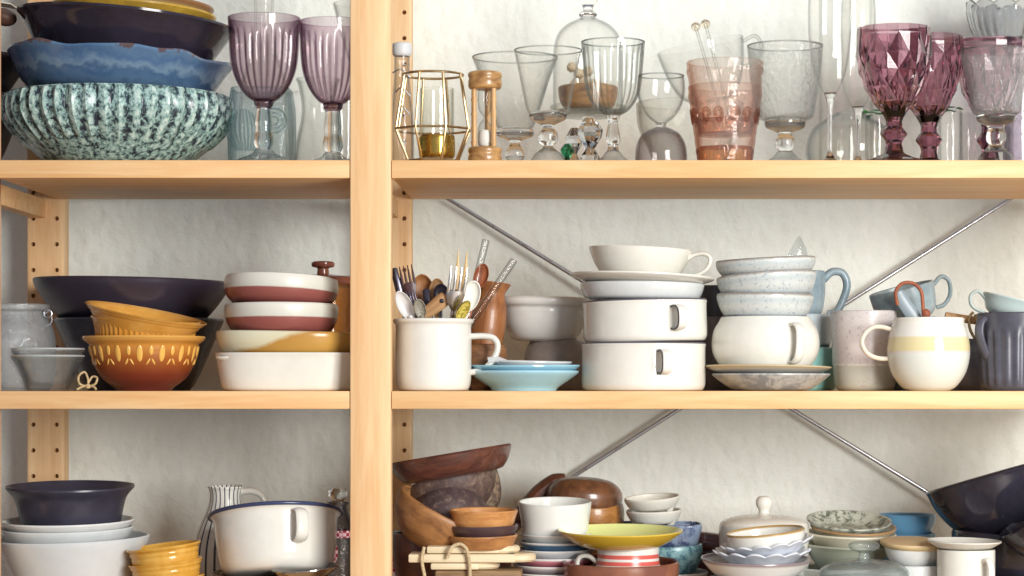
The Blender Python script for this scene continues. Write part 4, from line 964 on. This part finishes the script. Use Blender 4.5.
it = It('wooden_block', 'split chunk of rough wood beneath the pale tied boards', 'block', 482, .06, 568.5, 620, 'C')
it.add(None, box(-it.r(46), it.r(40), -it.r(22), it.r(26), 0, it.H, it.r(3)), wood('a98960', '6e5238', .7, 'x', 2))
tw2 = glaze('cdb994', .9, 'a89470', 300)
it = It('twine_loop', 'loops of natural twine tied around the pale wooden boards', 'twine', 440, .03, 544, 600)
for P in ([(424, 547, 2), (422, 560, -1), (425, 578, -1), (428, 600, 0)], [(447, 558, -1), (452, 547, -3), (460, 544, -2), (466, 548, -3), (469, 560, -1), (470, 580, -1), (470, 600, -1)]):
    it.tube('strand', P, 1.8, tw2, n=5)
it = It('gingham_cloth', 'red gingham cloth corner showing beside the dividing post', 'cloth', 398, .13, 548, 612, 'C')
it.add(None, revolve([(0, 0)]+[(it.r(10-3*abs(math.sin(q))), it.H*q/7) for q in range(1, 7)]+[(0, it.H)], 32, lambda a, h, r, z: (r*(1+.2*math.sin(5*a+z*200)), z)), gingham('c43b4e', 'f2e6e4', 180))

wb = wood('80563a', '543628', .3, 'd', 2, coat=.5)
it = It('wooden_bowl', 'glossy brown wooden bowl lying upturned behind the white bowl', 'bowl', 585, .235, 478, 506, None, (0, 4))
it.solid([(0, 506), (36, 506), (38, 500), (37, 490), (28, 481), (14, 477.5), (0, 477)], wb, None, 72)
it = It('wooden_bowl', 'light wooden bowl beneath the upturned glossy brown one', 'bowl', 590, .235, 504, 612, 'C')
it.vessel([(20, 612), (24, 595), (28, 560), (33, 530), (34.5, 512), (33, 504)], 3, wood('b78046', '93602f', .35, 'x', 2, coat=.3), None, 64)
it = It('wooden_scoop', 'long dark wooden scoop leaning behind the white bowl', 'scoop', 535, .25, 478, 535)
it.tube(None, [(500, 540, 0), (520, 516, 0), (540, 494, 0), (556, 482, 0), (566, 478, 0)], [7, 9, 10, 9, 5], wood('74452f', '4e2e26', .4, 'd', 2), 1.3, 5)
it = It('serving_bowl', 'white straight sided bowl on top of the coloured plate stack', 'bowl', 555, .125, 502, 534, None, (4.5, 0))
it.vessel([(28, 536), (32, 534), (34, 522), (36, 508), (36.5, 502)], 2, glaze('e6e8e3', .15), None, 72)
cols = [('cfd3d3', 'white', 'topmost'), ('527290', 'blue', 'second from the top'), ('c9ced2', 'grey white', 'third from the top'), ('cf8490', 'pink', 'fourth from the top'), ('b4aeb4', 'grey', 'fifth from the top'), ('d99aa4', 'pale pink', 'sixth from the top'), ('a9a5ae', 'lavender grey', 'seventh from the top'), ('c4c2c4', 'light grey', 'eighth from the top'), ('9c98a2', 'dark grey', 'lowest')]
for k, (c_, w_, o_) in enumerate(cols):
    t_ = 534+k*7.6; R = 36+min(k, 4)*1.2
    it = It('saucer', f'{w_} deep saucer, {o_} in the pile under the white bowl', 'saucer', 556-(k > 2)*2, .125, t_, t_+11 if k < 8 else 618, 'C' if k == 8 else None, (1.2, 0), 'coloured saucers in a pile')
    b = t_+11 if k < 8 else 618
    it.vessel([(22, b), (28, b-1), (R-2, t_+3), (R, t_)], 1.6, bands([(0, 'c9c9cc'), (.25, c_), (.78, c_), (.86, 'e0e0de')], .25), None, 72)

ygr = bands([(0, 'cfae38'), (.6, 'd9bc48'), (.8, 'dcd46a'), (.92, 'dbe48e')], .15)
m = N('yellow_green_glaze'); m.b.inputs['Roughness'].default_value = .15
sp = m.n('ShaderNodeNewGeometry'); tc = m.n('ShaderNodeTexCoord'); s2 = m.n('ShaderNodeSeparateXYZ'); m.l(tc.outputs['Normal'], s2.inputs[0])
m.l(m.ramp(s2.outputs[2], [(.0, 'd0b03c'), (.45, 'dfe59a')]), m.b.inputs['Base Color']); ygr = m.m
it = It('cake_plate', 'yellow and pale green shallow platter standing on a striped cup', 'plate', 620.5, .075, 531, 547, None, (2.2, 0))
it.vessel([(28, 548), (36, 547), (48, 542), (58, 535), (62.5, 531)], 2, ygr, None, 96)
it = It('striped_cup', 'white cup with red stripes and ear handle under the yellow platter', 'cup', 628, .075, 546, 578, None)
it.vessel([(32, 578), (33, 570), (31, 558), (31, 546)], 2, bands([(0, 'e6e2da'), (.1, 'e6e2da'), (.16, 'd25448'), (.30, 'e6e2da'), (.42, 'd9645a'), (.54, 'e6e2da'), (.62, 'd9645a'), (.74, 'e6e2da')], .25, .002, interp='CONSTANT'), 'cup', 72)
it.handle(180, [(31, 562), (40, 556), (48, 557), (51, 565), (48, 576)], 2.4, 3.4, pot_white)
it = It('wooden_bowl', 'brown glazed bowl at the bottom holding the striped cup', 'bowl', 621, .075, 562, 616, 'C', (2, 0))
it.vessel([(34, 616), (44, 610), (54, 590), (58, 570), (58, 562)], 3, glaze('7c4e40', .25, '93604a', 30), None, 72)
cr = speckled('dcdad0', 'b5aa98', None, 260, .35, .66)
for k, (cx, t_, b, tt) in enumerate(((652.5, 498, 509, (5, -4)), (654, 511, 523, (3, -1.5)))):
    it = It('footed_dish', ['cream speckled dish on three stubby feet, upper of two', 'cream speckled dish on three stubby feet, lower of two'][k], 'dish', cx, .2, t_, b+5, None, tt, 'speckled footed dishes')
    it.vessel([(16, b), (22, b-1), (27, t_+3), (28, t_)], 2.6, cr, 'dish', 64)
    for a in (200, 330, 85):
        a = math.radians(a); x, y_ = it.r(18)*math.cos(a), it.r(18)*math.sin(a)
        it.add('foot', tube([(x, y_, 0), (x*1.03, y_*1.03, it.z(b-1)), (x*1.05, y_*1.05, it.z(b-3))], [it.r(3), it.r(4.5), it.r(5)], None, None, 14), cr)
it = It('serving_bowl', 'blue grey bowl carrying the two footed dishes', 'bowl', 648, .2, 525, 545)
it.vessel([(30, 545), (36, 540), (42, 530), (43, 524)], 2, glaze('8c98a8', .25), None, 64)
it = It('stoneware_bowl', 'dark blue mottled square bowl on the teal bowl', 'bowl', 672, .165, 524, 546, None, (1, 0))
it.vessel([(18, 547), (24, 545), (28, 534), (30, 525), (29.5, 523.5)], 2, speckled('3f4a6c', '8090a8', None, 50, .2), None, 64, oval(.95, 4))
it = It('stoneware_bowl', 'teal speckled bowl under the dark blue one', 'bowl', 671, .165, 545, 574, None, (1.5, -2))
it.vessel([(18, 576), (24, 572), (30, 560), (32, 549), (31.5, 545)], 2.2, speckled('4c7484', '86aeb4', None, 130, .25), None, 64)
it = It('serving_bowl', 'white bowl at the very bottom under the teal bowl', 'bowl', 672, .165, 571, 614, 'C', (2, 0))
it.vessel([(22, 614), (28, 604), (34, 584), (36, 572)], 2.2, porcelain, None, 64)
it = It('mixing_bowl', 'white bowl at the back carrying the ball knobbed round dish cover', 'bowl', 764, .17, 550, 612, 'C')
it.vessel([(26, 612), (34, 606), (42, 585), (45, 560), (45, 551)], 2, porcelain, None, 64)
it = It('wooden_tray', 'dark red wooden tray at the back behind the round white dish cover', 'tray', 728, .25, 535, 612, 'C', (2, 7))
it.add(None, join(box(-it.r(50), it.r(50), -it.r(8), it.r(8), 0, it.H, it.r(3)), box(-it.r(50), it.r(50), -it.r(14), -it.r(8), it.H*.75, it.H*.9, it.r(2))), wood('6e3834', '4c2830', .35, 'x', 2, coat=.3))

it = It('butter_dish', 'round white ribbed dish cover with ball knob on the scalloped bowls', 'dish', 764, .17, 497, 549)
cv = it.vessel([(6, 514), (20, 514.8), (32, 517), (40, 520), (44, 523), (45, 527), (45, 549)][::-1], 2, pot_white, 'cover', 160, ribs(70, .02, .02, .6), tb=-60)
it.solid([(0, 516), (12, 515.5), (5.5, 513), (5.5, 510), (8, 505), (8, 500), (5, 496.5), (0, 496)], pot_white, 'knob', 40, parent=cv)
it = It('shallow_bowl', 'white bowl with gold rim tilted against the round dish cover', 'bowl', 766, .07, 531, 549, None, (3, -5.5))
it.vessel([(26, 551), (34, 549), (38, 541), (39.5, 533), (39.5, 531)], 2, bands([(0, 'dfdfda'), (.86, 'e6e5dd'), (.93, 'b0905a')], .2, .005), None, 72)
def flower(n, amp, vz):
    def f(a, h, r, z):
        q = abs(math.cos(n*a/2))
        return r*(1+amp*(q-.5)*h), z+vz*(q-.5)*h*h
    return f
pet = glaze('dde2ea', .2)
for k, (cx, t_, b, R, tt) in enumerate(((768, 543, 558, 45, (2, -7)), (762, 552, 567, 47, (2, -1)))):
    it = It('scalloped_bowl', ['white petal edged bowl, upper of two under the gold rimmed bowl', 'white petal edged bowl, lower of two, lying on the plate'][k], 'bowl', cx, .07, t_, b, None, tt, 'petal edged bowls')
    it.vessel([(20, b), (28, b-2), (R-8, t_+5), (R, t_)], 1.8, pet, None, 144, flower(14, .1, .004))
it = It('plate', 'white deep plate with dark edge line under the petal bowls', 'plate', 756, .07, 560, 577, None, (3, .5))
it.vessel([(30, 580), (38, 577), (48, 568), (54, 561), (55.5, 559)], 2, bands([(0, 'd4d8da'), (.8, 'd9dcdc'), (.93, '8c7c80')], .2, .003), None, 80)
it = It('mixing_bowl', 'white bowl on the shelf carrying the plates and petal bowls', 'bowl', 757, .075, 578, 616, 'C')
it.vessel([(28, 616), (36, 612), (46, 596), (50, 582), (50, 578)], 2, porcelain, None, 72)
it = It('serving_bowl', 'grey white bowl at the lower right under the speckled plates', 'bowl', 842, .175, 566, 615, 'C')
it.vessel([(30, 615), (36, 606), (46, 585), (50, 568)], 2, porcelain, None, 72)
spp = speckled('5c6458', 'b9bdb0', None, 110, .3, .47)
for k, (cx, t_, b, R, m_, lb) in enumerate(((849, 521, 532, 42.5, spp, 'grey speckled plate with dark flecks, topmost of its pile'),
        (853, 527, 538, 43, bands([(0, 'c2c0b0'), (.7, 'c9c6b4'), (.9, 'a9845a')], .3), 'cream plate with brown rim directly under the speckled plate'),
        (850, 534, 552, 46, bands([(0, 'cdc8b4'), (.9, 'd8d2bc')], .3), 'cream bowl third from the top below the speckled plate'),
        (848, 545, 570, 47, bands([(0, '9aa090'), (.9, 'a9ad9c')], .3), 'grey green bowl fourth from the top below the speckled plate'))):
    it = It('plate' if k < 2 else 'stoneware_bowl', lb, 'plate' if k < 2 else 'bowl', cx, .175, t_, b, None, ((10, 8, 3, 2)[k], 1.5), 'pile below the speckled plate')
    it.vessel([(22, b+1), (28, b), (R-4, t_+4), (R, t_)], 2.4, m_, None, 80, (lambda a, h, r, z: (r*(1+.012*math.sin(3*a)*h), z)) if k == 0 else None)
it = It('stoneware_bowl', 'bright blue bowl behind the bowl with the wooden disc', 'bowl', 907, .24, 515, 537)
it.vessel([(20, 537), (24, 532), (28, 522), (29, 515)], 2.2, glaze('6a9fc4', .2), None, 64)
it = It('stoneware_bowl', 'blue bowl under the bright blue one', 'bowl', 906, .24, 534, 612, 'C')
it.vessel([(20, 612), (26, 590), (30, 560), (30, 534)], 2.2, glaze('5f8fb0', .25), None, 64)
it = It('glass_dish', 'clear glass dish cover with disc knob in the lower right', 'glass dish', 864, .05, 538, 580, None, (1.5, 0))
gd = thin('eef5f3', '7d9694', .9, 1.8, .03, 0, 90, .1)
cv = it.vessel([(8, 559), (26, 561), (38, 565), (44.5, 571), (45, 578)][::-1], 2, gd, 'cover', 72, tb=-60)
it.solid([(0, 560), (6, 559), (5, 553), (14, 549), (15.5, 545), (13, 542.5), (0, 542)], thin('e8f0ee', '6c8684', .9, 1.5, .03, 0, 90, .1), 'knob', 48, parent=cv)
it = It('glass_dish', 'clear glass dish base under the disc knobbed cover', 'glass dish', 864, .05, 579, 618, 'C')
it.vessel([(36, 618), (42, 612), (45, 596), (46, 580)], 2.2, gd, None, 72)
it = It('wooden_disc', 'round pale yellow wooden disc lying as cover on a white bowl', 'wooden disc', 914, .1, 536, 548, None, (5, 1))
it.solid([(0, 548), (28, 548), (33.5, 544), (33.5, 541), (0, 539)], wood('d9bf92', 'cdb083', .5, 'x', 1), None, 72, n=2)
it = It('serving_bowl', 'white bowl covered by the pale yellow wooden disc', 'bowl', 914, .1, 545, 566, None, (2, 1))
it.vessel([(16, 567), (22, 564), (28, 554), (30, 545)], 2, porcelain, None, 64)
it = It('serving_bowl', 'grey white bowl under the lidded white bowl', 'bowl', 912, .1, 564, 615, 'C')
it.vessel([(22, 615), (28, 600), (32, 578), (33, 565)], 2, coolwhite, None, 64)
it = It('saucer', 'white saucer lying upside on the plain white mug at lower right', 'saucer', 964, .05, 542, 550, None, (1, 1))
it.vessel([(18, 550), (26, 548), (34, 543.5), (37, 541.5)], 1.8, cr, None, 64)
it = It('stoneware_mug', 'plain white straight mug under a saucer at the lower right', 'mug', 966, .05, 550, 618, 'C')
it.vessel([(24, 618), (27, 614), (28.5, 590), (29, 550)], 2, pot_white, 'body', 64)
it.handle(62, [(27, 560), (36, 558), (40, 564), (40, 580), (35, 588), (26, 590)], 2.4, 4, pot_white, smooth=60)
bk = glaze('26242c', .14, '302e3a', 15, (.4, .62))
it = It('serving_bowl', 'large glossy black bowl tipped to the left in the lower right corner', 'bowl', 998, .15, 476, 534, None, (-4, -16), )
it.vessel([(18, 536), (34, 532), (50, 516), (61, 494), (65, 478), (66, 475)], 3, bk, None, 96)
it = It('serving_bowl', 'black bowl with faceted rim under the tipped glossy black bowl', 'bowl', 1012, .15, 532, 576, None, (1, 3))
it.vessel([(36, 578), (48, 572), (58, 552), (61, 536), (60, 532)], 3, bk, None, 80)
it = It('serving_bowl', 'leaning black bowl at the right edge, behind the tipped glossy one', 'bowl', 1050, .06, 508, 550, None, (0, -35))
it.vessel([(18, 550), (30, 546), (42, 528), (46, 508)], 3, bk, None, 72)
it = It('serving_bowl', 'dark grey bowl on the shelf at the lower right corner', 'bowl', 1006, .15, 574, 612, 'C')
it.vessel([(30, 612), (40, 606), (54, 590), (58, 576)], 3, glaze('6a6a74', .3), None, 72)
